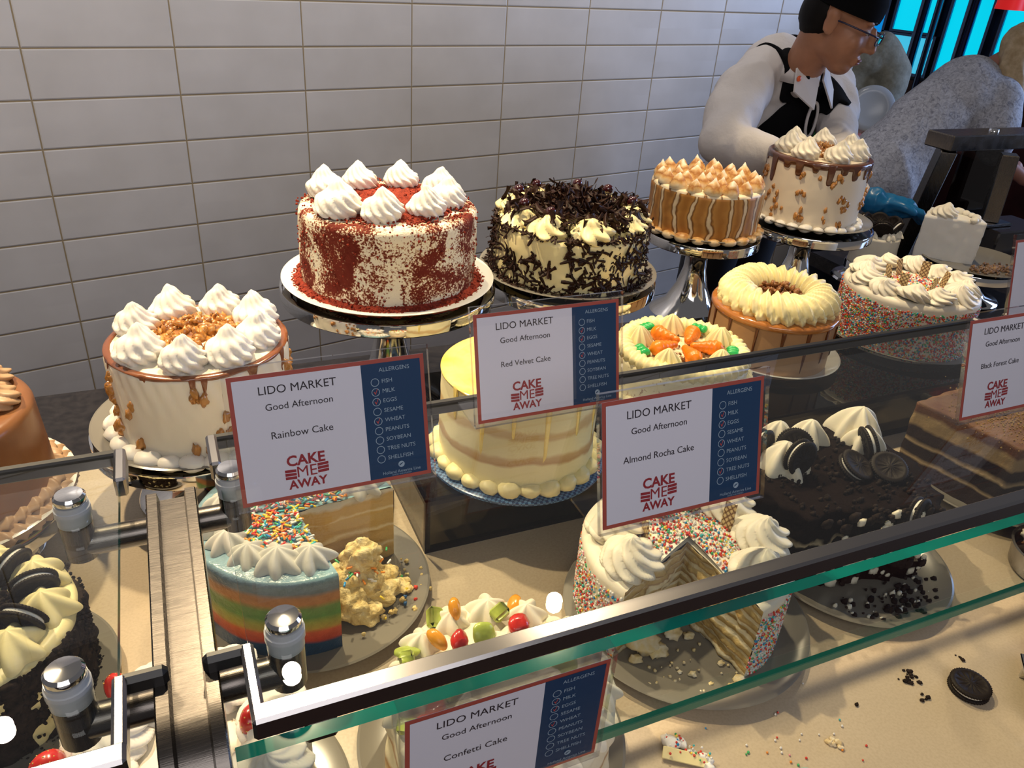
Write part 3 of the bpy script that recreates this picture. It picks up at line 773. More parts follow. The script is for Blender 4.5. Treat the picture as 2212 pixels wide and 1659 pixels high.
def rocha_cake():
    u, n, z, r, h = 1.80, -.585, 1.100, .112, .150
    cake_stand(u+.0, n-.01, .9, z-.0056-.9, .150, 'steel cake stand under the tall chocolate drip cake')
    plate(u+.01, n-.01, z-.0056, .135, M['plate_g'], 'grey plate under the tall chocolate drip cake')
    t = thing('layer_cake', 'tall white cake with dark chocolate drips in front of the server', 'cake', W(u, n, z), ANG)
    build('frosting', body(r, h, 144, 30, .001, 24, 21, rd=.010), plain('ivory_frosting', (.80, .70, .55), .45, spec=.35, bs=(60, .12, .002)), t)
    rr = random.Random(5)
    sp = [(math.radians(-190+k*17+rr.uniform(-4, 4)), rr.choice((.022, .034, .062, .046)), rr.uniform(1, 1.9)) for k in range(21)]
    build('chocolate_drip', drips(r+.0005, h-.001, sp, .0052, .012, .003, .014, 3), M['ganache'], t)
    build('piped_border', bead_border(MB(), r+.007, 26, .011, 0, 8), M['cream_w'], t)
    nut_mound(t, h, .045, 7, 150)
    nut_bits(t, r, h, 84, 31, size=(.005, .009), arcs=[math.radians(k) for k in range(-225, -20, 12)])
    me = [rosette_mesh(.0275, .044, M['cream'], 9, 2.4, 2.4, seed=30+k) for k in range(3)]
    for k, a in enumerate([-160, -105, -55, -10, 45, 100, 150]):
        a = math.radians(a); link('rosette', me[k % 3], t, (.074*math.cos(a), .074*math.sin(a), h), (0, 0, k*.9), 1.05)
rocha_cake()

# ------------------------------------------------------------ black forest cake
def black_forest():
    u, n, z, r, h = 1.085, -.752, 1.096, .138, .098
    cake_stand(u, n, .9, z-.0056-.9, .165, 'steel cake stand under the chocolate shaving cake')
    plate(u, n, z-.0056, .163, M['plate_g'], 'grey plate under the chocolate shaving cake')
    t = thing('layer_cake', 'cream cake covered in dark chocolate shavings beside the red velvet cake', 'cake', W(u, n, z), ANG)
    build('frosting', body(r, h, 144, 24, .0035, 22, 41, rd=.012, top_amp=.004), M['butter'], t)
    rr = random.Random(17); mb = MB()
    def shard(p, nrm, l, w, tilt):
        R = rot_align(nrm, rr.uniform(0, PI*2)) @ rotm(rr.gauss(0, tilt), rr.gauss(0, tilt), 0)
        k = 5; c = rr.uniform(.4, 2.2); s = np.linspace(-.5, .5, k)*l
        G = []
        for e in (-1, 1):
            for zz in (0, .0011):
                G.append(np.stack([s, np.full(k, e*w/2)*(1+.3*np.sin(s*300)), zz+c*s*s*14], 1))
        G = np.array([G[0], G[2], G[3], G[1]])
        mb.grid((G.reshape(-1, 3) @ R.T+p).reshape(4, k, 3), cv=True)
    for _ in range(1050):
        a = rr.uniform(-PI, PI); zz = h*rr.random()
        if vnoise(np.array([[math.cos(a)*3, math.sin(a)*3, zz*22]]), 1.1, 6)[0] < -.10: continue
        shard(np.array([(r+.002)*math.cos(a), (r+.002)*math.sin(a), max(zz, .006)]), (math.cos(a), math.sin(a), .1), rr.uniform(.008, .034), rr.uniform(.0018, .0055), .22)
    for k in range(320):      # the dark band along the rim
        a = rr.uniform(-PI, PI)
        shard(np.array([(r-.001)*math.cos(a), (r-.001)*math.sin(a), h+.001]), (math.cos(a)*.6, math.sin(a)*.6, .8), rr.uniform(.008, .022), rr.uniform(.002, .004), .35)
    for x, y in sector_pts(760, 0, .125, rr):
        q = max(0, 1-(x*x+y*y)/.0105)
        shard(np.array([x, y, h+(.006+.046*q*rr.uniform(.5, 1) if math.hypot(x, y) < .085 else rr.uniform(.004, .034))]), (rr.gauss(0, .6), rr.gauss(0, .6), 1), rr.uniform(.012, .036), rr.uniform(.004, .010), .7)
    for x, y in sector_pts(380, r-.002, r+.018, rr): shard(np.array([x, y, .006+.004*rr.random()]), (0, 0, 1), rr.uniform(.006, .018), .003, .35)
    mb.lathe([(.092, h), (.07, h+.018), (.03, h+.034), (0, h+.036)], 40, fn=lambda G: G+.004*vnoise(G, 60, 3)[..., None])
    tag(build('chocolate_shavings', mb, M['choc'], t), None, None, None, 'stuff')
    me = [rosette_mesh(.034, .036, M['butter'], 7, 1.2, 1.8, .2, seed=50+k) for k in range(3)]
    ch = MB().blob((0, 0, 0), .0105, amp=.06, seg=16, rows=10).mesh('cherry', plain('dark_cherry', (.035, .004, .006), .15, spec=.7, coat=.6))
    for k in range(9):
        a = math.radians(-100+k*40+(6 if k % 2 else 0)); R = .104
        link('rosette', me[k % 3], t, (R*math.cos(a), R*math.sin(a), h-.002), (.12*rr.uniform(-1, 1), .12*rr.uniform(-1, 1), k*1.1), rr.uniform(.92, 1.15))
        if k not in (0, 1): link('cherry', ch, t, (R*math.cos(a), R*math.sin(a), h+.036), (0, 0, 0), rr.uniform(.85, 1.05))
black_forest()

# ------------------------------------------------------------ toasted meringue cake
def meringue_cake():
    u, n, z, r, h = 1.495, -.592, 1.100, .1215, .102
    cake_stand(u, n-.01, .9, z-.0056-.9, .128, 'steel cake stand under the toasted meringue cake')
    plate(u, n, z-.0056, .133, M['plate_g'], 'grey plate under the toasted meringue cake')
    t = thing('layer_cake', 'toasted meringue cake with browned panels down its side', 'cake', W(u, n, z), ANG)
    m, tr, b = nt('torched_meringue'); setp(b, .4, 0, .4); co = objco(tr)
    sp = node(tr, 'ShaderNodeSeparateXYZ'); L(tr, co, sp.inputs[0])
    ang = math_n(tr, 'ARCTAN2', sp.outputs['Y'], sp.outputs['X'])
    a2 = math_n(tr, 'ADD', math_n(tr, 'MULTIPLY', ang, 20/(2*PI)), math_n(tr, 'MULTIPLY', noise(tr, co, 14, 3), 1.3))
    w = math_n(tr, 'ABSOLUTE', math_n(tr, 'SUBTRACT', math_n(tr, 'FRACT', math_n(tr, 'ADD', a2, 50)), .5))
    zf = math_n(tr, 'DIVIDE', sp.outputs['Z'], h)
    top = math_n(tr, 'GREATER_THAN', zf, .93)
    v = math_n(tr, 'SUBTRACT', math_n(tr, 'ADD', w, math_n(tr, 'MULTIPLY', math_n(tr, 'SUBTRACT', noise(tr, co, 26, 4), .5), .22)), math_n(tr, 'MULTIPLY', top, -.34))
    L(tr, ramp(tr, v, [(.05, (.40, .17, .035)), (.28, (.52, .25, .06)), (.38, (.16, .06, .015)), (.43, (.74, .58, .36)), (.55, (.80, .68, .48))]), b.inputs['Base Color'])
    f = body(r, h, 200, 26, .0012, 30, 71, rd=.012)
    V = np.concatenate(f.v); a = np.arctan2(V[:, 1], V[:, 0]); rad = np.hypot(V[:, 0], V[:, 1])
    V[:, :2] *= (1-.012*np.abs(np.cos(a*10+1.3*vnoise(V, 14, 4)))**.4*(rad > r*.9)*(V[:, 2] < h*.95))[:, None]; f.v = [V]
    build('meringue_coat', f, m, t)
    mk, tk, bk = nt('torched_kiss'); setp(bk, .45, 0, .4); ck = objco(tk); s2 = node(tk, 'ShaderNodeSeparateXYZ'); L(tk, ck, s2.inputs[0])
    v = math_n(tk, 'ADD', math_n(tk, 'MULTIPLY', s2.outputs['Z'], 28), math_n(tk, 'MULTIPLY', math_n(tk, 'SUBTRACT', noise(tk, ck, 55, 3), .5), .7))
    L(tk, ramp(tk, v, [(.10, (.80, .66, .44)), (.34, (.62, .36, .12)), (.46, (.40, .16, .04)), (.58, (.70, .45, .20)), (.72, (.88, .80, .66))]), bk.inputs['Base Color'])
    km = [MB().lathe([(.0165, 0), (.0178, .004), (.0165, .010), (.013, .016), (.0095, .021), (.005, .026), (.0015, .031), (0, .033)], 28, fn=lambda G, k=k: G*(1+.08*vnoise(G+k, 90, k))[..., None]).mesh('meringue_kiss', mk) for k in range(3)]
    k = 0
    for R, N in ((.102, 17), (.066, 10), (.028, 4)):
        for i in range(N):
            a = 2*PI*i/N+R*30; link('meringue_kiss', km[k % 3], t, (R*math.cos(a), R*math.sin(a), h-.003), (.1*math.sin(k*3), .1*math.cos(k*5), k), 1.0+.1*math.sin(k*2.3)); k += 1
    build('piped_border', bead_border(MB(), r+.004, 24, .0125, 0, 12, .7), mk, t)
meringue_cake()

# ------------------------------------------------------------ cakes on the riser boxes
SPONGE = mix2('yellow_sponge', [(.3, (.52, .36, .13)), (.5, (.76, .60, .27)), (.75, (.86, .76, .46))], 80, 5, .85, bs=(160, .9, .004))
def pellets(mb, pos, rr, rad, mis=None, w=(.40, .25, .06, .04, .08, .07, .06, .04)):
    V, F = ball(1.0, 6, 5)
    cum = np.cumsum(w)/sum(w)
    ms = [int(np.searchsorted(cum, rr.random())) for _ in pos]
    return scatter(mb, V, F, [np.array(p) for p in pos], None, ms, [rad*rr.uniform(.8, 1.2) for _ in pos])
def lattice_mat():
    m, t, b = nt('lattice_chocolate'); setp(b, .3, 0, .5); co = objco(t)
    def wv(rx, sc, ds):
        mp = node(t, 'ShaderNodeMapping'); mp.inputs['Rotation'].default_value = rx; L(t, co, mp.inputs[0])
        w = node(t, 'ShaderNodeTexWave'); w.inputs['Scale'].default_value = sc; w.inputs['Distortion'].default_value = ds; w.inputs['Detail'].default_value = 1; w.inputs['Detail Scale'].default_value = 40
        L(t, mp.outputs[0], w.inputs['Vector']); return math_n(t, 'GREATER_THAN', w.outputs['Fac'], .80)
    k = math_n(t, 'MAXIMUM', wv((0, .7, .3), 62, 3), wv((0, -.8, .2), 55, 3))
    L(t, ramp(t, k, [(0, (.72, .56, .28)), (1, (.13, .045, .015))]), b.inputs['Base Color'])
    return m
LATT = lattice_mat()
def stick(t, loc, rot, l=.042, w=.014):
    o = build('chocolate_panel', MB().box((0, 0, l/2), (w, .0025, l), bev=.0006), LATT, t, loc, rot, auto=30); return o

def lemon_cake():
    u, n, z, r, h = .824, -1.128, .9915, .1065, .131
    m, tr, b = nt('blue_woven_pattern'); setp(b, .3, 0, .5, coat=.3); co = objco(tr)
    ck = node(tr, 'ShaderNodeTexChecker'); ck.inputs['Scale'].default_value = 260; L(tr, co, ck.inputs['Vector'])
    ck.inputs['Color1'].default_value = (.012, .045, .15, 1); ck.inputs['Color2'].default_value = (.10, .22, .42, 1); L(tr, ck.outputs['Color'], b.inputs['Base Color'])
    o = build('cake_board', MB().lathe([(0, 0), (.125, 0), (.127, .002), (.127, .0055), (.125, .0065), (0, .0065)], 96), m, None, W(u, n, .985), (0, 0, ANG), auto=40)
    tag(o, 'round blue woven patterned board under the lemon cake', 'cake board')
    t = thing('layer_cake', 'pale naked lemon cake with yellow topping on the blue board', 'cake', W(u, n, z), ANG)
    mm = layered('naked_lemon_frosting', [(0, (.84, .76, .44)), (.30, (.82, .74, .44)), (.335, (.52, .33, .15)), (.40, (.60, .42, .2)), (.44, (.82, .75, .46)), (.60, (.80, .72, .42)), (.64, (.62, .45, .22)), (.70, (.66, .5, .26)), (.74, (.84, .77, .48)), (1, (.86, .79, .5))], h, .016, 16, .5, (60, .2, .002), 0, .35)
    build('frosting', body(r, h, 128, 26, .0018, 20, 61, rd=.008, taper=.02), mm, t)
    cur = mix2('lemon_curd', [(.3, (.86, .62, .10)), (.55, (.90, .72, .24)), (.75, (.80, .46, .04))], 16, 3, .15, spec=.6, coat=.5)
    sp = [(math.radians(a), l, w) for a, l, w in [(-165, .05, .9), (-140, .085, .8), (-118, .05, .8), (-95, .11, .9), (-70, .06, .8), (-48, .09, .8), (-20, .05, .9), (20, .06, .8), (70, .05, .8), (130, .05, .8)]]
    build('lemon_drip', drips(r+.0005, h, sp, .0035, .003, .0016, .02, 6), cur, t)
    build('lemon_topping', MB().lathe([(r-.012, h), (r-.016, h+.002), (.05, h+.003), (0, h+.003)], 60), cur, t)
    build('piped_border', bead_border(MB(), r+.004, 26, .0125, 0, 44, .8, ridged=True), M['butter'], t)
lemon_cake()

def carrot_cake():
    u, n, z, r, h = 1.150, -1.045, .9912, .108, .070
    plate(u, n, .9855, .118, M['plate_g'], 'grey plate under the cake with orange icing carrots')
    t = thing('layer_cake', 'cream cake topped with orange icing carrots and green tops', 'cake', W(u, n, z), ANG)
    build('frosting', body(r, h, 128, 20, .002, 26, 15, rd=.008), mix2('speckled_cream', [(.42, (.86, .79, .52)), (.60, (.84, .76, .5)), (.66, (.42, .26, .12))], 120, 4, .5), t)
    build('piped_border', rope_ring(r-.013, .0125, 44, h-.004, 1.2, .18, .9, 300, 18), M['butter'], t)
    build('lower_border', bead_border(MB(), r+.002, 34, .0105, .0, 8, .85, ridged=True), M['butter'], t)
    build('side_swirls', bead_border(MB(), r+.001, 30, .0105, .028, 18, .85, ridged=True, a0=-1.2, a1=1.9), M['butter'], t)
    oc = plain('orange_icing', (.86, .22, .008), .35, vary=.25, vs=60); gc = plain('green_icing', (.02, .42, .10), .35)
    for k in range(5):
        a = math.radians(-108+k*72); mb = MB(); s = np.linspace(0, 1, 22)
        rr_ = .0115*(np.sin(np.clip(s*5, 0, PI/2)))*(1-.72*s)*(1+.07*np.cos(s*42)); rr_[-1] = .0008
        mb.tube(np.stack([.066-.056*s, .002*np.sin(s*5), .012+0*s], 1), rr_*1.45, 16)
        c = build('icing_carrot', mb, oc, t, (0, 0, h), (0, 0, a))
        g = MB()
        for q in (-.5, 0, .5): g.blob((.074+.004*math.cos(q), .016*q, .012), (.010, .006, .006), seed=k, amp=.15, seg=10, rows=7)
        build('green_top', g, gc, c)
    me = star_dollop_mesh(.019, .03, M['butter'], 9, 3)
    for k in range(5):
        a = math.radians(-72+k*72); link('rosette', me, t, (.072*math.cos(a), .072*math.sin(a), h), (0, 0, k), 1.1)
    rr = random.Random(2); mb = MB()
    for x, y in sector_pts(60, 0, .07, rr):
        V, F = chunk(rr.randrange(5), .5); mb.add(V*rr.uniform(.002, .0045)*np.array([1.4, .8, .6]) @ rotm(rr.random()*6, rr.random()*6, 0).T+[x, y, h+.002], F)
    tag(build('nut_crumbs', mb, plain('brown_nut_crumb', (.20, .09, .035), .5), t), None, None, None, 'stuff')
carrot_cake()

def caramel_cake():
    u, n, z, r, h = 1.392, -.975, .9912, .1085, .096
    plate(u+.012, n-.004, .9855, .120, M['plate_w'], 'white plate under the smooth brown caramel cake')
    t = thing('layer_cake', 'smooth caramel brown cake with a thick ring of yellow cream', 'cake', W(u, n, z), ANG)
    build('frosting', body(r, h, 128, 24, .0008, 18, 33, rd=.006), layered('caramel_frosting', [(0, (.52, .32, .17)), (.16, (.50, .30, .16)), (.2, (.56, .36, .2)), (.42, (.50, .30, .16)), (.62, (.46, .27, .14)), (1, (.42, .23, .11))], h, .006, 14, .35, None), t)
    gl = plain('caramel_glaze', (.40, .15, .035), .12, spec=.6, coat=.6)
    rr = random.Random(8); sp = [(math.radians(k*24+rr.uniform(-4, 4)), rr.uniform(.05, .088), .75) for k in range(15)]
    build('chocolate_drip', drips(r+.0005, h, sp, .0030, .006, .0024, .02, 4), plain('thin_chocolate_run', (.15, .05, .02), .2, coat=.4), t)
    build('glaze', MB().lathe([(r+.0035, h-.007), (r+.0042, h-.002), (r+.002, h+.002), (r-.008, h+.0035), (0, h+.0035)], 90), gl, t)
    build('piped_ring', rope_ring(.074, .0275, 26, h-.004, 2.8, .17, .95, 620, 40), M['butter'], t)
    mb = MB(); rr = random.Random(6)
    for x, y in sector_pts(240, 0, .054, rr):
        V, F = chunk(rr.randrange(6), .6, 6, 5); mb.add(V*rr.uniform(.003, .0065)*np.array([1.4, .9, .6]) @ rotm(rr.random()*6, rr.random()*6, 0).T+[x, y, h+.008+.030*rr.random()*max(.25, 1-(x*x+y*y)/.0035)], F)
    tag(build('chopped_chocolate', mb, mix2('brown_candy_bits', [(.3, (.10, .03, .012)), (.7, (.40, .17, .05))], 60, 3, .35), t), None, None, None, 'stuff')
caramel_cake()

def sprinkle_cake():
    u, n, z, r, h = 1.705, -.990, .9912, .1225, .112
    plate(u+.02, n+.005, .9855, .150, M['plate_g'], 'grey plate under the whole sprinkle covered cake')
    t = thing('layer_cake', 'whole cake with sprinkle coated side and piped cream ring', 'cake', W(u, n, z), ANG)
    build('frosting', body(r, h, 128, 24, .001, 24, 91, rd=.010), M['cream'], t)
    rr = random.Random(12); mb = MB(); pos = []
    for _ in range(5600):
        a = rr.uniform(math.radians(-240), math.radians(-45)); zz = rr.uniform(.002, h-.012-.008*rr.random()); pos.append(((r+.0005)*math.cos(a), (r+.0005)*math.sin(a), zz))
    for x, y in sector_pts(500, 0, .055, rr): pos.append((x, y, h+.001))
    pellets(mb, pos, rr, .0017, w=(.24, .36, .08, .05, .09, .09, .05, .04))
    tag(build('sprinkles', mb, HUES, t), None, None, None, 'stuff')
    me = [rosette_mesh(.026, .028, M['cream'], 8, 2.4, 1.8, .2, seed=60+k) for k in range(3)]
    for k in range(12):
        a = k*2*PI/12+.2; link('rosette', me[k % 3], t, (.090*math.cos(a), .090*math.sin(a), h-.002), (.3*math.sin(a), -.3*math.cos(a), k*1.7), 1.05+.08*(k % 2))
    for k, (a, R) in enumerate([(150, .045), (-160, .05), (-100, .048), (-40, .05), (20, .048), (80, .04)]):
        a = math.radians(a); stick(t, (R*math.cos(a), R*math.sin(a), h-.002), (.15, .1*(k % 3-1), a+PI/2+.3), .034, .016)
sprinkle_cake()

# ------------------------------------------------------------ front row on the counter
def rainbow_cake():
    u, n, z, r, h = .508, -1.208, .9062, .120, .110
    plate(u+.012, n-.012, .9005, .140, M['plate_g'], 'grey plate under the cut rainbow striped cake')
    t = thing('layer_cake', 'cut cake with rainbow striped side and coloured sprinkles', 'cake', W(u, n, z), ANG)
    st = [(0, (.006, .042, .13)), (.18, (.009, .055, .15)), (.22, (.52, .06, .025)), (.33, (.60, .11, .04)), (.38, (.42, .32, .055)), (.46, (.30, .33, .055)), (.53, (.09, .25, .055)), (.64, (.13, .26, .07)), (.71, (.44, .19, .07)), (.79, (.40, .19, .09)), (.85, (.14, .20, .27)), (.955, (.18, .27, .35)), (1.0, (.24, .43, .50))]
    m = layered('rainbow_frosting', st, h, .011, 7, .28, (22, .5, .006), .55, .45)
    a0, a1 = math.radians(6), math.radians(281)
    build('frosting', body(r, h, 150, 30, .0012, 18, 5, rd=.007, a0=a0, a1=a1, top_amp=.0025), m, t)
    build('cut_face', cut_faces(r-.0002, h, (a0, a1), .004, 3), layered('yellow_layers', [(0, (.60, .42, .17)), (.21, (.66, .47, .2)), (.24, (.80, .70, .45)), (.27, (.62, .44, .18)), (.46, (.66, .47, .2)), (.49, (.82, .72, .48)), (.52, (.62, .44, .18)), (.71, (.66, .48, .2)), (.74, (.82, .72, .48)), (.77, (.66, .47, .2)), (.93, (.66, .47, .2)), (.96, (.80, .74, .6))], h, .008, 26, .8), t)
    rr = random.Random(4); V, F = rod(.0072, .0013); mb = MB(); pos, R, mi = [], [], []
    w = (.24, .17, .20, .16, .07, .07, .09, 0)
    cum = np.cumsum(w)/sum(w)
    def hue(): return int(np.searchsorted(cum, rr.random()))
    for x, y in sector_pts(1450, 0, .086, rr):
        a = math.degrees(math.atan2(y, x))
        if -82 < a < 8 and math.hypot(x, y) > .004: continue
        pos.append(np.array([x, y, h+.0022+.004*rr.random()])); R.append(rot_align((math.cos(rr.random()*7), math.sin(rr.random()*7), rr.uniform(-.35, .35)))); mi.append(hue())
    scatter(mb, V, F, pos, R, mi)
    tag(build('sprinkles', mb, HUES, t), None, None, None, 'stuff')
    me = [star_dollop_mesh(.0225, .021, M['grey_cream'], 7, k) for k in range(3)]
    for k, a in enumerate([-90, -113, -136, -159, -182, 155, 128, 100, 70, 40, 18]):
        a = math.radians(a); link('rosette', me[k % 3], t, (.086*math.cos(a), .086*math.sin(a), h-.001), (0, 0, k*1.9), 1.0+.1*math.sin(k*2))
    mb = MB()                                                   # the slumped slice and its crumbs in the gap
    for k, (x, y, zz, s) in enumerate([(.050, -.052, .030, (.030, .020, .034)), (.062, -.044, .058, (.022, .016, .022)), (.044, -.070, .022, (.022, .022, .020)), (.080, -.060, .012, (.024, .020, .011)), (.058, -.086, .010, (.018, .016, .010)), (.096, -.036, .014, (.016, .018, .014)), (.110, -.052, .006, (.013, .014, .006)), (.072, -.030, .030, (.018, .012, .026))]):
        q = MB().blob((0, 0, 0), s, seed=k+40, amp=.35, fr=2.0, seg=44, rows=30); V9 = np.concatenate(q.v)
        V9 = V9*(1+.10*vnoise(V9+k, 150, k)+.10*vnoise(V9+k, 320, k+3))[:, None]; V9[:, 2] = np.maximum(V9[:, 2]+zz, .001)
        mb.add(V9+[x, y, 0], q.f)
    build('slumped_slice', mb, SPONGE, t)
    mb = MB(); pos = []
    for k in range(170):
        x, y = .085+rr.gauss(0, .024), -.055+rr.gauss(0, .022)
        q = rr.uniform(.001, .0035); V2, F2 = chunk(k % 7, .5, 6, 5)
        mb.add(V2*q+[x, y, .006+q*.5], F2, 8 if rr.random() < .72 else (9 if rr.random() < .5 else hue()))
    for k in range(46):
        p = np.array([.060+rr.gauss(0, .016), -.052+rr.gauss(0, .014), .05+rr.gauss(0, .008)]); mb.add(V @ rot_align((rr.gauss(0, 1), rr.gauss(0, 1), .2)).T+p, F, hue())
    tag(build('crumbs', mb, HUES+[SPONGE, plain('blue_frosting_smear', (.02, .10, .26), .4)], t), None, None, None, 'stuff')
rainbow_cake()

def crepe_cake():
    u, n, z, r, h = .929, -1.398, .9062, .1245, .104
    plate(u+.005, n-.014, .9005, .1485, M['plate_g'], 'large grey plate with smears under the cut sprinkle cake')
    t = thing('layer_cake', 'cut layered cake with sprinkled side and lattice chocolate panels', 'cake', W(u, n, z), ANG)
    a0, a1 = math.radians(-84), math.radians(203)
    build('frosting', body(r, h, 150, 26, .0012, 22, 77, rd=.010, a0=a0, a1=a1, top_amp=.002), M['cream'], t)
    m, tr, b = nt('thin_crepe_layers'); setp(b, .75, 0, .25); co = objco(tr); sp = node(tr, 'ShaderNodeSeparateXYZ'); L(tr, co, sp.inputs[0])
    zz = math_n(tr, 'ADD', sp.outputs['Z'], math_n(tr, 'MULTIPLY', noise(tr, co, 30, 4), .007))
    f = math_n(tr, 'FRACT', math_n(tr, 'DIVIDE', zz, .0125))
    L(tr, ramp(tr, f, [(0, (.40, .25, .09)), (.12, (.56, .40, .16)), (.48, (.66, .50, .23)), (.62, (.84, .76, .55)), (.9, (.80, .70, .46)), (1, (.40, .24, .09))]), b.inputs['Base Color'])
    bump(tr, b, math_n(tr, 'ADD', f, noise(tr, co, 110, 4)), .7, .004)
    build('cut_face', cut_faces(r-.0002, h, (a0, a1), .005, 8, 40, 30), m, t)
    rr = random.Random(13); pos = []
    for _ in range(2900):
        a = math.radians(rr.uniform(-84, -28) if rr.random() < .5 else rr.uniform(125, 203)); pos.append(((r+.0004)*math.cos(a), (r+.0004)*math.sin(a), rr.uniform(.002, h-.010-.006*rr.random())))
    for x, y in sector_pts(1300, 0, .066, rr):
        a = math.degrees(math.atan2(y, x))
        if -160 < a < -82: continue
        q = math.hypot(x, y)/.066; pos.append((x, y, h+.0015+.008*(1-q*q)))
    mb = pellets(MB(), pos, rr, .0016); 
    tag(build('sprinkles', mb, HUES, t), None, None, None, 'stuff')
    mb = MB().lathe([(.07, h-.001), (.05, h+.004), (.025, h+.007), (0, h+.008)], 50, a0=a0, a1=a1); build('cream_mound', mb, M['cream'], t)
    me = [rosette_mesh(.029, .036, M['cream'], 8, 2.2, 2.0, .18, seed=80+k) for k in range(3)]
    for k, a in enumerate([-60, -20, 22, 64, 106, 148, 188]):
        a = math.radians(a); link('rosette', me[k % 3], t, (.088*math.cos(a), .088*math.sin(a), h-.002), (0, 0, k*1.4), 1.12)
    for k, (a, R, s) in enumerate([(100, .05, 1), (48, .054, 1.0), (160, .052, .9), (2, .056, 1.0)]):
        a = math.radians(a); stick(t, (R*math.cos(a), R*math.sin(a), h-.002), (-.1+.1*k, .12*(k % 2), a+PI/2+.2), .040*s, .016)
    mb = MB()
    for k, (x, y, s) in enumerate([(-.075, -.045, .020), (-.062, -.058, .012), (-.092, -.060, .008), (-.030, -.042, .011), (-.012, -.050, .006), (.0, -.098, .004), (-.04, -.10, .0045), (-.052, -.092, .003), (-.028, -.118, .003), (.004, -.125, .007), (-.008, -.130, .006)]):
        mb.blob((x, y, s*.5), (s, s*.8, s*.55), seed=k+3, amp=.55, fr=2.2, seg=16, rows=11)
    for k in range(40):
        x, y = -.035+rr.gauss(0, .035), -.085+rr.gauss(0, .028)
        if math.hypot(x, y) > .135: continue
        q = rr.uniform(.0008, .0024); mb.blob((x, y, .002), q, seed=k, amp=.4, seg=6, rows=5)
    tag(build('crumbs', mb, mix2('cream_crumb', [(.4, (.72, .58, .30)), (.65, (.84, .78, .62))], 60, 3, .6), t), None, None, None, 'stuff')
crepe_cake()

def cookie_cake():
    u, n, z, r, h = .178, -1.262, .9062, .102, .100
    plate(u+.004, n-.006, .9005, .122, M['plate_g'], 'ribbed grey plate under the left cookie cake')
    t = thing('layer_cake', 'cookie cake with dark crumb side at the left edge', 'cake', W(u, n, z), ANG)
    build('frosting', body(r, h, 120, 22, .002, 26, 19, rd=.010), M['butter'], t)
    rr = random.Random(23); mb = MB(); Vs = [chunk(k, .5, 6, 5) for k in range(4)]
    f = body(r+.0025, h*.93, 220, 40, .0045, 60, 29, rd=.004); V = np.concatenate(f.v); 
    fs = [q for q in f.f if np.hypot(V[list(q), 0], V[list(q), 1]).max() > r*.97]
    mb.add(V, fs)
    for k in range(1500):
        a = rr.uniform(-PI, PI); zz = rr.uniform(0, h*.98); s = rr.uniform(.001, .0026); V2, F2 = Vs[k % 4]
        q = r+.003+.001*rr.random(); mb.add(V2*s+[q*math.cos(a), q*math.sin(a), max(zz, .002)], F2)
    for x, y in sector_pts(420, 0, .05, rr):
        V2, F2 = Vs[rr.randrange(4)]; mb.add(V2*rr.uniform(.002, .004)+[x, y, h+.003+.006*rr.random()], F2)
    for x, y in sector_pts(160, r, r+.017, rr):
        V2, F2 = Vs[rr.randrange(4)]; mb.add(V2*rr.uniform(.0006, .0016)+[x, y, .004], F2)
    tag(build('cookie_crumbs', mb, M['crumb_dark'], t), None, None, None, 'stuff')
    me = [star_dollop_mesh(.0255, .026, M['butter'], 6, 20+k) for k in range(3)]
    for k in range(9):
        a = math.radians(-8+40*k); R = .074
        link('rosette', me[k % 3], t, (R*math.cos(a), R*math.sin(a), h-.001), (0, 0, k*2.1), 1.05)
        a += math.radians(20); R = .066
        cookie(t, (R*math.cos(a), R*math.sin(a), h+.015), (PI/2+.35, 0, a))
cookie_cake()

def chocolate_cake():
    u, n, z, r, h = .128, -1.015, .9862, .112, .125
    cake_stand(u, n, .9, .0805, .135, 'low steel cake stand under the brown mousse cake')
    plate(u, n, .9806, .138, M['plate_w'], 'white plate under the brown mousse cake at the left edge')
    t = thing('layer_cake', 'brown chocolate mousse cake at the left edge', 'cake', W(u, n, z), ANG)
    mm = mix2('chocolate_mousse', [(.35, (.22, .085, .03)), (.7, (.30, .13, .05))], 9, 3, .3, spec=.5, bs=(40, .2, .003))
    mc = plain('mocha_cream', (.52, .33, .19), .4, spec=.4)
    build('frosting', body(r, h, 128, 24, .0012, 16, 45, rd=.012, taper=.06), mm, t)
    build('ruffled_border', rope_ring(r+.014, .0115, 46, -.003, 1.4, .26, .8, 520, 20), mc, t)
    build('ruffled_border', rope_ring(r+.004, .010, 40, .010, -1.4, .26, .8, 480, 20, 2), mc, t)
    me = [rosette_mesh(.026, .034, mc, 8, 2.4, 2.2, .16, seed=90+k) for k in range(2)]
    for k in range(9):
        a = math.radians(-6+40*k); link('rosette', me[k % 2], t, (.076*math.cos(a), .076*math.sin(a), h-.001), (0, 0, k*1.4), 1.0)
    s = np.linspace(0, 1, 12); wd = .014*np.sin(PI*np.clip(s*.95+.05, 0, 1))
    G = np.stack([np.stack([wd*e, .012*s*s+.003*abs(e)*s, .052*s], 1) for e in (-1, -.5, 0, .5, 1)])
    b = MB().grid(G).grid(G+np.array([0, .0015, 0]))
    build('chocolate_leaf', b, plain('white_chocolate', (.82, .74, .40), .3), t, (.062, .012, h+.016), (.5, .5, -.9))
chocolate_cake()

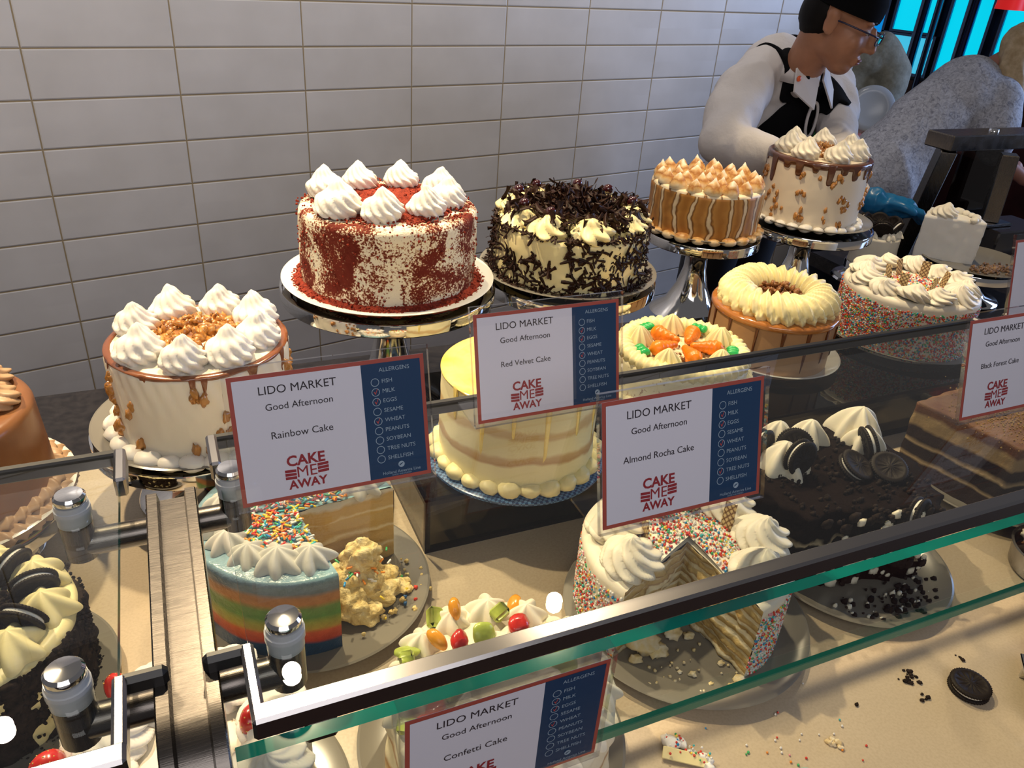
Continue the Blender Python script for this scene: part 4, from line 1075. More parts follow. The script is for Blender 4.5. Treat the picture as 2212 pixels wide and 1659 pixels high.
def berry(parent, loc, rot, s, name='strawberry'):
    if 'berry' not in _rs:
        prof = [(0, 0), (.5, .02), (.85, .18), (1, .45), (.92, .8), (.68, 1.2), (.36, 1.55), (.12, 1.72), (0, 1.75)]
        f = MB().lathe([(a*.0125, b2*.0125) for a, b2 in prof], 26, fn=lambda G: G*(1+.04*vnoise(G, 150, 3))[..., None])
        sd = MB(); rr = random.Random(5); V, F = ball(.0007, 5, 4)
        for k in range(46):
            a = k*2.4; zz = .1+.85*(k/46); i = zz*1.75; rad = np.interp(i, [p[1] for p in prof], [p[0] for p in prof])*.0125
            sd.add(V+[rad*math.cos(a), rad*math.sin(a), i*.0125], F)
        _rs['berry'] = (f.mesh('strawberry', M['red']), sd.mesh('seeds', plain('strawberry_seed', (.75, .5, .12), .4)))
    f, sd = _rs['berry']
    o = link(name, f, parent, loc, rot, s); k = link('seeds', sd, o); k['kind'] = 'stuff'
    return o
def strawberry_cake():
    u, n, z, r, h = .372, -1.482, .9062, .098, .094
    plate(u, n, .9005, .130, M['plate_g'], 'grey plate under the strawberry cream cake below the bracket')
    t = thing('layer_cake', 'white cream cake with strawberries below the steel bracket', 'cake', W(u, n, z), ANG)
    build('frosting', body(r, h, 128, 22, .0015, 22, 57, rd=.010), mix2('speckled_whipped_cream', [(.45, (.86, .80, .66)), (.66, (.84, .77, .62)), (.70, (.34, .18, .08))], 150, 3, .45), t)
    me = [rosette_mesh(.033, .036, M['cream_w'], 9, 2.6, 1.8, .16, seed=100+k) for k in range(3)]
    for k, a in enumerate([-36, 5, 62, 105, 150, 196, 245, 290]):
        a = math.radians(a); R = .072
        link('rosette', me[k % 3], t, (R*math.cos(a), R*math.sin(a), h-.002), (0, 0, k*1.1), 1.0)
    for bx, by, rx, rz, s in ((.064, .028, .5, 1.6, 1.05), (.046, .012, -.3, .9, 1.1), (-.062, .084, .4, 2.2, 1.0), (-.108, .024, -.3, .4, 1.15), (.0, .08, .3, 0, .9)):
        berry(t, (bx, by, h+.010), (PI/2+rx, 0, rz), s)
strawberry_cake()

def fruit_cake():
    u, n, z, r, h = .646, -1.505, .9062, .110, .096
    plate(u+.0, n+.012, .9005, .134, M['plate_g'], 'ribbed grey plate under the fruit topped cream cake')
    t = thing('layer_cake', 'cream cake topped with kiwi strawberry and orange pieces', 'cake', W(u, n, z), ANG)
    build('frosting', body(r, h, 150, 24, .005, 26, 67, rd=.012, top_amp=.006), layered('fruit_cake_cream', [(0, (.80, .72, .5)), (.18, (.42, .22, .08)), (.24, (.82, .74, .54)), (.46, (.80, .72, .5)), (.5, (.44, .23, .09)), (.55, (.84, .77, .58)), (1, (.86, .80, .62))], h, .01, 20, .5, (60, .3, .003), 0, .35), t)
    rr = random.Random(31)
    me = [star_dollop_mesh(.020, .018, M['cream'], 6, 40+k) for k in range(3)]
    for k in range(14):
        a = k*2*PI/14; link('rosette', me[k % 3], t, (.091*math.cos(a), .091*math.sin(a), h-.003), (0, 0, k*1.3), rr.uniform(.9, 1.2))
    for k in range(8):
        a = k*2*PI/8+.4; link('rosette', me[k % 3], t, (.052*math.cos(a), .042*math.sin(a), h-.003), (0, 0, k*1.7), rr.uniform(.9, 1.15))
    kw = [MB().box((0, 0, 0), (.020, .016, .012), bev=.003).mesh('kiwi_piece', M['kiwi']), MB().blob((0, 0, 0), (.013, .012, .005), seed=3, amp=.1, seg=18, rows=10).mesh('kiwi_piece', M['kiwi'])]
    og = MB().blob((0, 0, 0), (.013, .007, .007), seed=4, amp=.12, seg=16, rows=10).mesh('mandarin_piece', M['orange_f'])
    sw = MB().blob((0, 0, 0), (.012, .010, .007), seed=6, amp=.25, fr=1.4, seg=16, rows=10).mesh('strawberry_piece', M['red'])
    spots = [(150, .092, kw[0]), (168, .070, kw[1]), (185, .055, kw[0]), (128, .074, og), (118, .055, sw), (70, .075, kw[0]), (52, .062, sw), (90, .048, kw[1]), (200, .090, sw), (215, .098, og), (232, .088, kw[1]), (190, .100, kw[0]), (20, .078, sw), (350, .06, kw[1]), (320, .08, og), (285, .07, sw), (260, .09, kw[0]), (245, .060, og), (100, .092, og), (160, .034, sw), (205, .104, kw[0]), (222, .106, kw[1]), (238, .108, kw[0]), (175, .096, og), (140, .098, kw[1]), (80, .096, sw), (110, .102, kw[0]), (60, .100, og), (195, .076, sw), (212, .070, kw[0])]
    for k, (a, R, m) in enumerate(spots):
        a = math.radians(a); link(m.name.split('.')[0], m, t, (R*math.cos(a), R*math.sin(a), h+.015-.012*(R > .095)), (rr.uniform(-.7, .7), rr.uniform(-.7, .7), rr.random()*6), rr.uniform(.85, 1.1))
fruit_cake()

def outline_cake(pts, h, amp, seed, sub=14):       # upright side over an outline, rough like a cut
    P = []
    for i in range(len(pts)):
        a, b = np.array(pts[i]), np.array(pts[(i+1) % len(pts)]); k = max(1, int(np.linalg.norm(b-a)/.005))
        for j in range(k): P.append(a+(b-a)*j/k)
    P = np.array(P); c = P.mean(0); z = np.linspace(0, h, sub)
    G = np.stack([np.repeat(P[None, :, 0], sub, 0), np.repeat(P[None, :, 1], sub, 0), np.repeat(z[:, None], len(P), 1)], 2)
    d = fbm(G, 60, seed, 3)[..., None]*amp; v = G[..., :2]-c; v /= np.linalg.norm(v, axis=2, keepdims=True); G[..., :2] += v*d
    rows = [G[k] for k in range(sub)]
    for f in (.93, .8, .6, .4, .2, .02):
        q = rows[sub-1].copy(); q[:, :2] = c+(q[:, :2]-c)*f; q[:, 2] = h+.0012*vnoise(q, 50, seed+5); rows.append(q)
    return MB().grid(np.array(rows), cu=True)
def cookie_slab():
    u, n, z, h = 1.195, -1.36, .9062, .118
    plate(1.208, -1.405, .9005, .132, M['plate_g'], 'crumb strewn plate under the half eaten dark cookie cake')
    t = thing('layer_cake', 'half eaten dark cookie cake behind the front rail', 'cake', W(u, n, z), ANG)
    r = .126; cut = -.098
    pts = [(r*math.cos(a), r*math.sin(a)) for a in np.linspace(-.95, PI+.55, 46)]+[(-.04, -.070), (.02, -.090)]
    m = layered('dark_cookie_layers', [(0, (.009, .005, .004)), (.26, (.011, .006, .005)), (.285, (.46, .38, .24)), (.32, (.010, .006, .005)), (.60, (.011, .006, .005)), (.625, (.44, .36, .23)), (.66, (.010, .006, .005)), (.97, (.009, .005, .004)), (1, (.012, .007, .006))], h, .022, 20, .9, spec=.05)
    build('cake_body', outline_cake(pts, h, .008, 9, 34), m, t)
    mb = MB(); rr = random.Random(51); Vs = [chunk(k, .5, 6, 5) for k in range(4)]
    for k in range(330):
        x, y = rr.uniform(-.11, .11), rr.uniform(-.10, .11)
        if math.hypot(x, y) > .118: continue
        V2, F2 = Vs[k % 4]; mb.add(V2*rr.uniform(.0015, .0042)+[x, y, h+.002], F2)
    for k in range(150):
        x, y = .02+rr.gauss(0, .055), -.13+rr.gauss(0, .018)
        if math.hypot(x-.018, y+.045) > .12: continue
        V2, F2 = Vs[k % 4]; mb.add(V2*rr.uniform(.001, .005)+[x, y, .003], F2, 0 if rr.random() < .75 else 1)
    for k in range(110):
        x, zz = rr.uniform(-.09, .085), rr.uniform(.006, h); V2, F2 = Vs[k % 4]; yy = -.070-.034*(x+.09)/.17
        mb.add(V2*rr.uniform(.002, .0075)*np.array([1.5, .8, 1.0])+[x, yy-.003, zz], F2, 1 if rr.random() < .5 else 0)
    tag(build('cookie_crumbs', mb, [M['crumb_dark'], M['cream']], t), None, None, None, 'stuff')
    me = [star_dollop_mesh(.026, .036, M['cream'], 6, 60+k) for k in range(3)]
    for k, (x, y, s) in enumerate([(-.066, .036, 1.2), (.018, .080, 1.0), (.100, .070, 1.35), (.085, .040, 1.0), (-.02, .10, .8)]): link('rosette', me[k % 3], t, (x, y, h-.002), (0, 0, k), s)
    for loc, rot in (((.022, -.006, h+.010), (.45, .1, .3)), ((.048, -.096, h-.012), (1.35, .15, .25)), ((.070, .022, h+.020), (1.25, .2, 1.1)), ((-.035, .052, h+.018), (1.2, -.3, -.4)), ((.062, -.024, h+.010), (.35, -.2, 0)), ((-.078, .066, h+.016), (1.4, .1, .4)), ((-.060, .016, h+.028), (1.5, 0, .1))):
        cookie(t, loc, rot, .0245)
cookie_slab()
def mousse_slice():
    u, n, z, h = 1.535, -1.335, .9128, .122
    plate(u+.022, n-.012, .9065, .118, M['plate_g'], 'shallow dish under the layered mousse piece at the right edge')
    t = thing('cake_piece', 'layered chocolate mousse piece dusted gold at the right edge', 'cake', W(u, n, z), ANG)
    pts = [(-.085, .076), (-.047, -.076), (.05, -.095), (.125, -.06), (.10, .07), (.03, .09)]
    m = layered('mousse_layers', [(0, (.03, .014, .012)), (.22, (.035, .016, .012)), (.25, (.44, .33, .19)), (.30, (.022, .011, .009)), (.44, (.020, .010, .008)), (.47, (.44, .33, .19)), (.53, (.024, .012, .009)), (.66, (.03, .014, .010)), (.70, (.40, .28, .14)), (.83, (.42, .30, .15)), (.88, (.16, .07, .035)), (.98, (.20, .09, .045)), (1, (.26, .14, .075))], h, .008, 20, .6)
    build('cake_body', outline_cake(pts, h, .0025, 19, 26), m, t)
    rr = random.Random(3); mb = MB()
    for k in range(700):
        x, y = rr.gauss(.02, .042), rr.gauss(0, .038); V2, F2 = chunk(k % 4, .5, 5, 4); mb.add(V2*rr.uniform(.0006, .0016)+[x, y, h+.001], F2)
    tag(build('gold_dust', mb, plain('golden_crumb', (.50, .32, .08), .5), t), None, None, None, 'stuff')
mousse_slice()

# ------------------------------------------------------------ things at the far end of the counter
def far_end():
    t = thing('counter_guard', 'steel square tube guard frame at the far right end of the counter', 'frame', W(2.40, -.5, .9), ANG)
    tb = MB()
    def bar(a, b, w, d):
        a, b = np.array(a, float), np.array(b, float); v = b-a; l = np.linalg.norm(v)
        R = np.array(Vector(v).to_track_quat('Z', 'Y').to_matrix()); return MB().box((a+b)/2, (w, d, l), M=R, bev=.002)
    build('top_beam', MB().box((.25, .02, .345), (.70, .085, .04), bev=.003), M['steel'], t, auto=30)
    build('upright', bar((-.075, .005, .33), (.0, .11, .004), .04, .055), M['steel'], t, auto=30)
    build('upright', bar((.045, -.085, .33), (.050, -.090, .155), .05, .04), M['steel'], t, auto=30)
    build('upright', MB().box((.23, -.13, .16), (.05, .05, .32), bev=.003), M['black'], t, auto=30)
    build('foot_plate', MB().box((.050, -.090, .1505), (.10, .07, .009), bev=.002), M['steel'], t, auto=30)
    for x in (.10, .40): build('bolt', MB().lathe([(0, .372), (.012, .3715), (.013, .365)], 16, (x, .02, 0)), M['chrome'], t)
    build('glass_pane', MB().box((.10, .03, .17), (.16, .006, .30)), M['smoke'], t, smooth=False)
    b = build('unit_body', MB().box((.11, -.10, .0735), (.20, .12, .145), bev=.004), M['blackgloss'], None, W(2.40, -.5, .9), (0, 0, ANG), auto=30); tag(b, 'black box under the steel guard at the far right end', 'box'); b.name = 'black_box'
    # cut white piece on its plate
    cake_stand(2.27, -.71, .9, .089, .11, 'low steel cake stand under the tall white cut piece')
    plate(2.27, -.71, .989, .128, M['plate_g'], 'grey plate with brown crumbs under the tall white cut piece')
    t = thing('cake_piece', 'tall white frosted cake piece with a cream swirl at the far end', 'cake', W(2.215, -.665, .9948), ANG)
    build('frosting', outline_cake([(-.075, .030), (.035, -.060), (.085, .02), (.01, .085)], .106, .002, 4, 18), M['cream_w'], t)
    link('rosette', rosette_mesh(.028, .036, M['cream'], 8, 2.2, 2.0, .18, seed=3), t, (-.022, .020, .104), (0, 0, 1))
    build('piped_border', bead_border(MB(), .045, 7, .010, .104, 3, .8, True, a0=-1.6, a1=1.2), M['cream'], t)
    mb = MB(); rr = random.Random(9)
    for k in range(140):
        V, F = chunk(k % 5, .5, 6, 5); mb.add(V*rr.uniform(.0015, .005)+[.045+rr.gauss(0, .03), -.105+rr.gauss(0, .018), .004], F)
    tag(build('crumbs', mb, mix2('brown_cake_crumb', [(.3, (.10, .04, .02)), (.7, (.40, .25, .13))], 60), t), None, None, None, 'stuff')
    # cookie topped cake beyond the drip cake
    u, n = 2.105, -.545
    cake_stand(u, n, .9, .050, .062, 'small steel stand under the cookie crowned cake at the far end')
    t = thing('layer_cake', 'small cream cake crowned with dark sandwich cookies at the far end', 'cake', W(u, n, .9475), ANG)
    build('frosting', body(.058, .080, 80, 14, .002, 30, 9, rd=.008), M['cream'], t)
    me = star_dollop_mesh(.018, .020, M['cream'], 6, 77)
    for k in range(6):
        a = math.radians(-100+60*k); link('rosette', me, t, (.042*math.cos(a), .042*math.sin(a), .079), (0, 0, k)); a += math.radians(30)
        cookie(t, (.038*math.cos(a), .038*math.sin(a), .099), (PI/2+.4, 0, a+PI/2), .026)
    # tart shape standing in for a reflection under the long riser, fruit dish by the mousse piece
    t = thing('meringue_reflection', 'small yellow browned tart shape standing in for a reflection under the long riser box', 'tart', W(1.83, -1.03, .9), ANG)
    build('dish', MB().lathe([(0, 0), (.05, 0), (.075, .008), (.0745, .010), (.05, .004), (0, .004)], 48), M['plate_w'], t)
    build('filling', MB().lathe([(.056, .005), (.060, .012), (.056, .03), (.04, .036), (0, .037)], 60, fn=lambda G: G*(1+.06*vnoise(G, 90, 3))[..., None]), mix2('browned_custard', [(.35, (.86, .62, .12)), (.6, (.72, .34, .06)), (.75, (.88, .78, .5))], 40, 3, .35), t)
    t = thing('fruit_dish', 'small dish of red and orange fruit behind the mousse piece', 'dish', W(1.735, -1.24, .9), ANG)
    build('bowl', MB().lathe([(0, 0), (.03, 0), (.034, .004), (.052, .028), (.0505, .0285), (.03, .008), (0, .007)], 48), M['plate_w'], t)
    rr = random.Random(2)
    for k in range(11):
        m = MB().blob((0, 0, 0), (.014, .011, .009), seed=k, amp=.25, seg=14, rows=9)
        a = k*2.4; R = .028*math.sqrt(k/11)
        build(('strawberry_piece', 'mandarin_piece', 'kiwi_piece')[k % 3], m, (M['red'], M['orange_f'], M['kiwi'])[k % 3], t, (R*math.cos(a), R*math.sin(a), .026+.012*(k < 5)), (rr.random(), rr.random(), k))
    t = thing('steel_dish', 'round steel dish with brown cake remains in front of the mousse piece', 'dish', W(1.478, -1.520, .9), ANG)
    build('dish_wall', MB().lathe([(0, .001), (.052, 0), (.056, .004), (.060, .036), (.062, .037), (.0585, .0375), (.054, .006), (0, .005)], 64), M['steel_rail'], t, auto=40)
    build('clip', MB().tube([(-.058, -.012, .030), (-.072, -.014, .030), (-.074, -.002, .030), (-.058, 0, .030)], .003, 10), M['chrome'], t)
    mb = MB(); rr = random.Random(19)
    for k in range(60):
        a = rr.uniform(0, 2*PI); q = .050*rr.random()**.3; V, F = chunk(k % 5, .5, 7, 6); mb.add(V*rr.uniform(.003, .010)+[q*math.cos(a), q*math.sin(a), .022+.012*rr.random()], F, k % 3)
    mb.lathe([(.054, .016), (.03, .016), (0, .016)], 30, mi=1)
    tag(build('cake_remains', mb, [M['cream'], plain('brown_cake', (.20, .085, .035), .8), M['crumb_dark']], t), None, None, None, 'stuff')
    t = thing('fruit_dish', 'white cream dessert in a small bowl at the far right edge', 'dish', W(2.86, -.43, .8985), ANG)
    build('bowl', MB().lathe([(0, 0), (.04, 0), (.07, .03), (.068, .031), (.04, .008), (0, .007)], 40), M['plate_w'], t)
    link('cream_swirl', rosette_mesh(.05, .06, M['cream_w'], 8, 2, 2, seed=4), t, (0, 0, .012))
far_end()

# ------------------------------------------------------------ loose things on the counter
def loose():
    def at(u, n): return W(u, n, .9)
    t = thing('sandwich_cookie', 'dark sandwich cookie lying alone on the beige counter', 'cookie', W(1.186, -1.622, .9063), ANG+.3)
    _c = _rs['cookie']
    link('wafer', _c[0], t); link('wafer', _c[1], t); link('filling', _c[2], t)
    rr = random.Random(77)
    def pile(u, n, mat, k, spread, s0, s1, label, name='crumb', cat='crumb', grp=None):
        mb = MB()
        for i in range(k):
            s = rr.uniform(s0, s1); x, y = (rr.gauss(0, spread), rr.gauss(0, spread)) if i else (0, 0)
            mb.blob((x, y, s*.55), (s, s*.8, s*.6), seed=i+int(u*100), amp=.5, fr=2, seg=12, rows=8)
        o = build(name, mb, mat, None, at(u, n), (0, 0, rr.random()*6)); tag(o, label, cat, grp)
    dk = M['crumb_dark']; lt = mix2('pale_cake_crumb', [(.4, (.66, .50, .26)), (.65, (.84, .76, .58))], 90, 3, .6)
    pile(1.128, -1.588, dk, 16, .008, .001, .0035, 'dark crumb pile left of the lone cookie', 'cookie_crumbs')
    pile(1.128, -1.615, dk, 5, .004, .001, .003, 'small dark crumb pile in front of the larger crumb pile', 'cookie_crumbs')
    pile(1.218, -1.584, dk, 5, .003, .001, .003, 'dark crumb just behind the lone cookie', 'cookie_crumbs')
    pile(1.008, -1.527, dk, 2, .006, .002, .0045, 'pair of dark crumbs right of the cut sprinkle cake plate', 'cookie_crumbs')
    pile(1.045, -1.592, dk, 2, .002, .001, .003, 'single dark crumb in the middle of the bare counter', 'cookie_crumbs')
    pile(.985, -1.545, lt, 5, .004, .002, .0045, 'pale cake crumb beside the cut sprinkle cake plate', 'cake_crumbs')
    pile(.982, -1.622, lt, 7, .005, .002, .005, 'yellowish cake crumb near the front edge of the counter', 'cake_crumbs')
    t = thing('chocolate_panel', 'fallen pale chocolate panel with frosting on the counter', 'chocolate', W(.822, -1.582, .9), ANG-.62)
    build('panel', MB().box((0, 0, .006), (.046, .012, .003), M=rotm(.5, 0, 0), bev=.0006), plain('white_chocolate_panel', (.78, .68, .36), .3), t, auto=30)
    mb = MB()
    for k, (x, y, s) in enumerate([(-.016, .014, .0095), (-.004, .017, .007), (.006, .006, .007), (.020, .004, .008), (.024, -.003, .006)]): mb.blob((x, y, s*.6), (s, s*.8, s*.7), seed=k+9, amp=.4, seg=14, rows=9)
    build('frosting', mb, M['cream_w'], t)
    mb = pellets(MB(), [(x+rr.gauss(0, .004), y+rr.gauss(0, .004), .009+rr.uniform(-.002, .003)) for x, y in ((-.016, .014), (-.01, .016), (.006, .006), (.021, .003)) for _ in range(14)], rr, .0013)
    tag(build('sprinkles', mb, HUES, t), None, None, None, 'stuff')
    mb = MB(); pos = [(.0+rr.gauss(0, .05), rr.gauss(0, .03), .0012) for _ in range(34)]
    o = build('spilled_sprinkles', pellets(mb, pos, rr, .0013), HUES, None, W(.935, -1.61, .9), (0, 0, ANG)); tag(o, 'tiny red and white sprinkles scattered near the counter front', 'sprinkles', None, 'stuff')
    o = build('frosting_smear', MB().blob((0, 0, .0006), (.011, .008, .0009), seed=3, amp=.2, seg=24, rows=8), plain('pale_teal_smear', (.36, .48, .40), .3), None, W(.930, -1.640, .9), (0, 0, .3)); tag(o, 'pale teal frosting smear near the bottom edge', 'smear')
    t = thing('steel_stand', 'small polished steel stand corner at the lower right edge', 'stand', W(1.262, -1.680, .9), ANG+PI/4)
    build('plate', MB().box((0, 0, .028), (.085, .085, .004), bev=.001), M['chrome'], t, auto=30)
    for sx in (-1, 1):
        build('leg', MB().box((sx*.036, 0, .013), (.004, .07, .026)), M['chrome'], t, smooth=False)
    t = thing('syrup_jar', 'amber syrup jar with a dark lid at the right edge', 'jar', W(1.318, -1.625, .9), ANG)
    build('jar_body', MB().lathe([(0, .001), (.019, 0), (.022, .004), (.022, .034), (.018, .041), (.018, .046), (0, .046)], 40), plain('amber_syrup', (.42, .13, .015), .06, spec=.7, coat=.8, vary=.4, vs=20), t, auto=40)
    build('lid', MB().lathe([(.0195, .044), (.0202, .046), (.0202, .058), (.019, .060), (0, .060)], 40), M['blackgloss'], t, auto=40)
loose()

# ------------------------------------------------------------ people
def fuse(name, prims, mat, parent=None, voxel=.006, smooth=6, wr=None, seed=0):
    """grow one continuous skin over overlapping ellipsoids / tapered limbs; returns the object"""
    mb = MB()
    for p in prims:
        if p[0] == 'e':
            c, r = p[1], p[2]; Mx = rotm(*p[3]) if len(p) > 3 else None; mb.blob(c, r, amp=0, seg=28, rows=18, M=Mx)
        else:                                                  # 'l': points, radii (, flat)
            P = np.array(p[1], float); rd = np.array(p[2], float); k = 8; Q, R = [], []
            for i in range(len(P)-1):
                for j in range(k): Q.append(P[i]+(P[i+1]-P[i])*j/k); R.append(rd[i]+(rd[i+1]-rd[i])*j/k)
            Q.append(P[-1]); R.append(rd[-1]); mb.tube(Q, R, 20)
            mb.blob(P[0], rd[0], amp=0, seg=20, rows=12); mb.blob(P[-1], rd[-1], amp=0, seg=20, rows=12)
            for i in range(1, len(P)-1): mb.blob(P[i], rd[i], amp=0, seg=20, rows=12)
    me = mb.mesh(name, mat); o = link(name, me)
    r = o.modifiers.new('r', 'REMESH'); r.mode = 'VOXEL'; r.voxel_size = voxel; r.use_smooth_shade = True
    s = o.modifiers.new('s', 'SMOOTH'); s.factor = .5; s.iterations = smooth
    bpy.context.view_layer.update()
    m2 = bpy.data.meshes.new_from_object(o.evaluated_get(bpy.context.evaluated_depsgraph_get()))
    o.modifiers.clear(); o.data = m2; bpy.data.meshes.remove(me); m2.name = name
    if not m2.materials: m2.materials.append(mat)
    n = len(m2.vertices); V = np.empty(n*3); m2.vertices.foreach_get('co', V); V = V.reshape(-1, 3)
    if wr:
        N = np.empty(n*3); m2.vertices.foreach_get('normal', N); N = N.reshape(-1, 3)
        q = V*np.array(wr[2] if len(wr) > 2 else (1, 1, 1)); d = (1-2.2*np.abs(vnoise(q, wr[1], seed)))*.8+.35*vnoise(q, wr[1]*2.3, seed+4)
        V = V+N*(d*wr[0])[:, None]; m2.vertices.foreach_set('co', V.ravel())
    m2.polygons.foreach_set('use_smooth', [True]*len(m2.polygons)); m2.update()
    o.parent = parent
    return o
def shell(name, src, mat, parent, pick, off=.004):             # cloth lying on a skin: the picked faces lifted off along their normals
    me = src.data; n = len(me.vertices)
    V = np.empty(n*3); me.vertices.foreach_get('co', V); V = V.reshape(-1, 3); N = np.empty(n*3); me.vertices.foreach_get('normal', N); N = N.reshape(-1, 3)
    fs = [tuple(p.vertices) for p in me.polygons]; fc = np.array([V[list(f)].mean(0) for f in fs]); fn = np.array([N[list(f)].mean(0) for f in fs])
    keep = pick(fc, fn); idx = {}; A = []; F = []
    for f, k in zip(fs, keep):
        if not k: continue
        q = []
        for v in f:
            if v not in idx: idx[v] = len(A); A.append(v)
            q.append(idx[v])
        F.append(tuple(q))
    if not F: return None
    ed = {}
    for f in F:
        for i in range(len(f)):
            e = (f[i], f[(i+1) % len(f)]); ed[e] = 1
    nb = {}
    for a, b in ed:
        if (b, a) not in ed: nb.setdefault(a, []).append(b); nb.setdefault(b, []).append(a)
    X = V[A].copy()
    for _ in range(12):                                        # fair the cut edge of the cloth
        Y = X.copy()
        for k, q in nb.items(): Y[k] = .5*X[k]+.5*X[q].mean(0)
        X = Y
    mb = MB(); mb.add(X+N[A]*off, F); mb.add(X+N[A]*.0005, [f[::-1] for f in F])
    m = len(A)
    for a, b in list(ed):
        if (b, a) not in ed: mb.f.append((b, a, a+m, b+m)); mb.m.append(0)
    return build(name, mb, mat, parent)
def head_prims(T):
    def P(p): return tuple(T @ Vector(p))
    R = T.to_3x3().to_euler(); e = (R.x, R.y, R.z)
    pr = [('e', P((0, .016, .036)), (.074, .092, .083), e), ('e', P((0, -.028, -.030)), (.062, .066, .082), e), ('e', P((0, -.052, -.094)), (.036, .034, .026), e), ('e', P((0, -.01, -.066)), (.056, .055, .035), e),
          ('e', P((.036, -.058, -.030)), (.026, .026, .026), e), ('e', P((-.036, -.058, -.030)), (.026, .026, .026), e),
          ('l', [P((0, -.090, .012)), P((0, -.106, -.018)), P((0, -.110, -.032))], (.0085, .0105, .0125)), ('e', P((.012, -.098, -.036)), (.0095, .011, .008), e), ('e', P((-.012, -.098, -.036)), (.0095, .011, .008), e),
          ('e', P((.028, -.076, .026)), (.022, .012, .009), e), ('e', P((-.028, -.076, .026)), (.022, .012, .009), e),
          ('e', P((0, -.088, -.064)), (.023, .012, .0075), e), ('e', P((0, -.086, -.075)), (.019, .012, .008), e)]
    for s in (-1, 1):
        pr += [('e', P((s*.076, .010, -.004)), (.009, .019, .032), e), ('e', P((s*.079, .014, .014)), (.009, .017, .016), e), ('e', P((s*.077, .004, -.026)), (.007, .010, .011), e)]
    return pr
def hand_prims(wrist, d, up, L=.085, spread=.018, curl=.35, rad=.0088, side=1):
    w, d, up = Vector(wrist), Vector(d).normalized(), Vector(up).normalized(); s = d.cross(up).normalized()*side
    pr = [('l', [tuple(w), tuple(w+d*.03), tuple(w+d*L)], (.026, .028, .026))]
    for sx in (-1.3, -.45, .45, 1.3):
        a = w+d*(L*.55)+s*(sx*spread*.8); b = w+d*L*1.05+s*(sx*spread); pr.append(('l', [tuple(a), tuple(b)], (.013, .0115)))
        l = .072-.010*abs(sx); c = b+d*l*.5-up*curl*.012; e2 = c+(d*math.cos(curl)-up*math.sin(curl)*1.2)*l*.5
        pr.append(('l', [tuple(b), tuple(c), tuple(e2)], (rad*1.15, rad, rad*.8)))
    a = w+d*.03-s*.022; b = a+(d*.7-s*.7)*.035; c = b+(d*.95-s*.15-up*.2).normalized()*.032
    pr.append(('l', [tuple(a), tuple(b), tuple(c)], (.014, .011, .0085)))
    return pr
SKIN = plain('tan_skin', (.40, .185, .105), .45, spec=.4, vary=.18, vs=18); LIP = plain('lip', (.30, .10, .08), .4)
EYEW = plain('eye_white', (.6, .58, .54), .2); EYED = plain('eye_dark', (.01, .008, .008), .15)
def eyes(parent, T, brow):
    e = T.to_3x3().to_euler(); rt = (e.x, e.y, e.z)
    for s in (-1, 1):
        b = build('eye', MB().blob((0, 0, 0), (.0135, .0065, .0055), amp=0, seg=18, rows=12), EYEW, parent, tuple(T @ Vector((s*.029, -.0815, .003))), rt)
        build('iris', MB().blob((s*.0, -.0042, -.0012), (.005, .003, .0045), amp=0, seg=14, rows=8), EYED, b)
        build('eyebrow', MB().tube([(s*.012, -.0885, .026), (s*.028, -.0885, .031), (s*.044, -.076, .027)], [.0022, .0030, .0016], 8), brow, parent, tuple(T.translation), rt)
    build('lips', MB().blob((0, -.0965, -.0645), (.021, .006, .0035), amp=0, seg=18, rows=9).blob((0, -.0945, -.0725), (.017, .006, .0042), amp=0, seg=18, rows=9), LIP, parent, tuple(T.translation), rt)

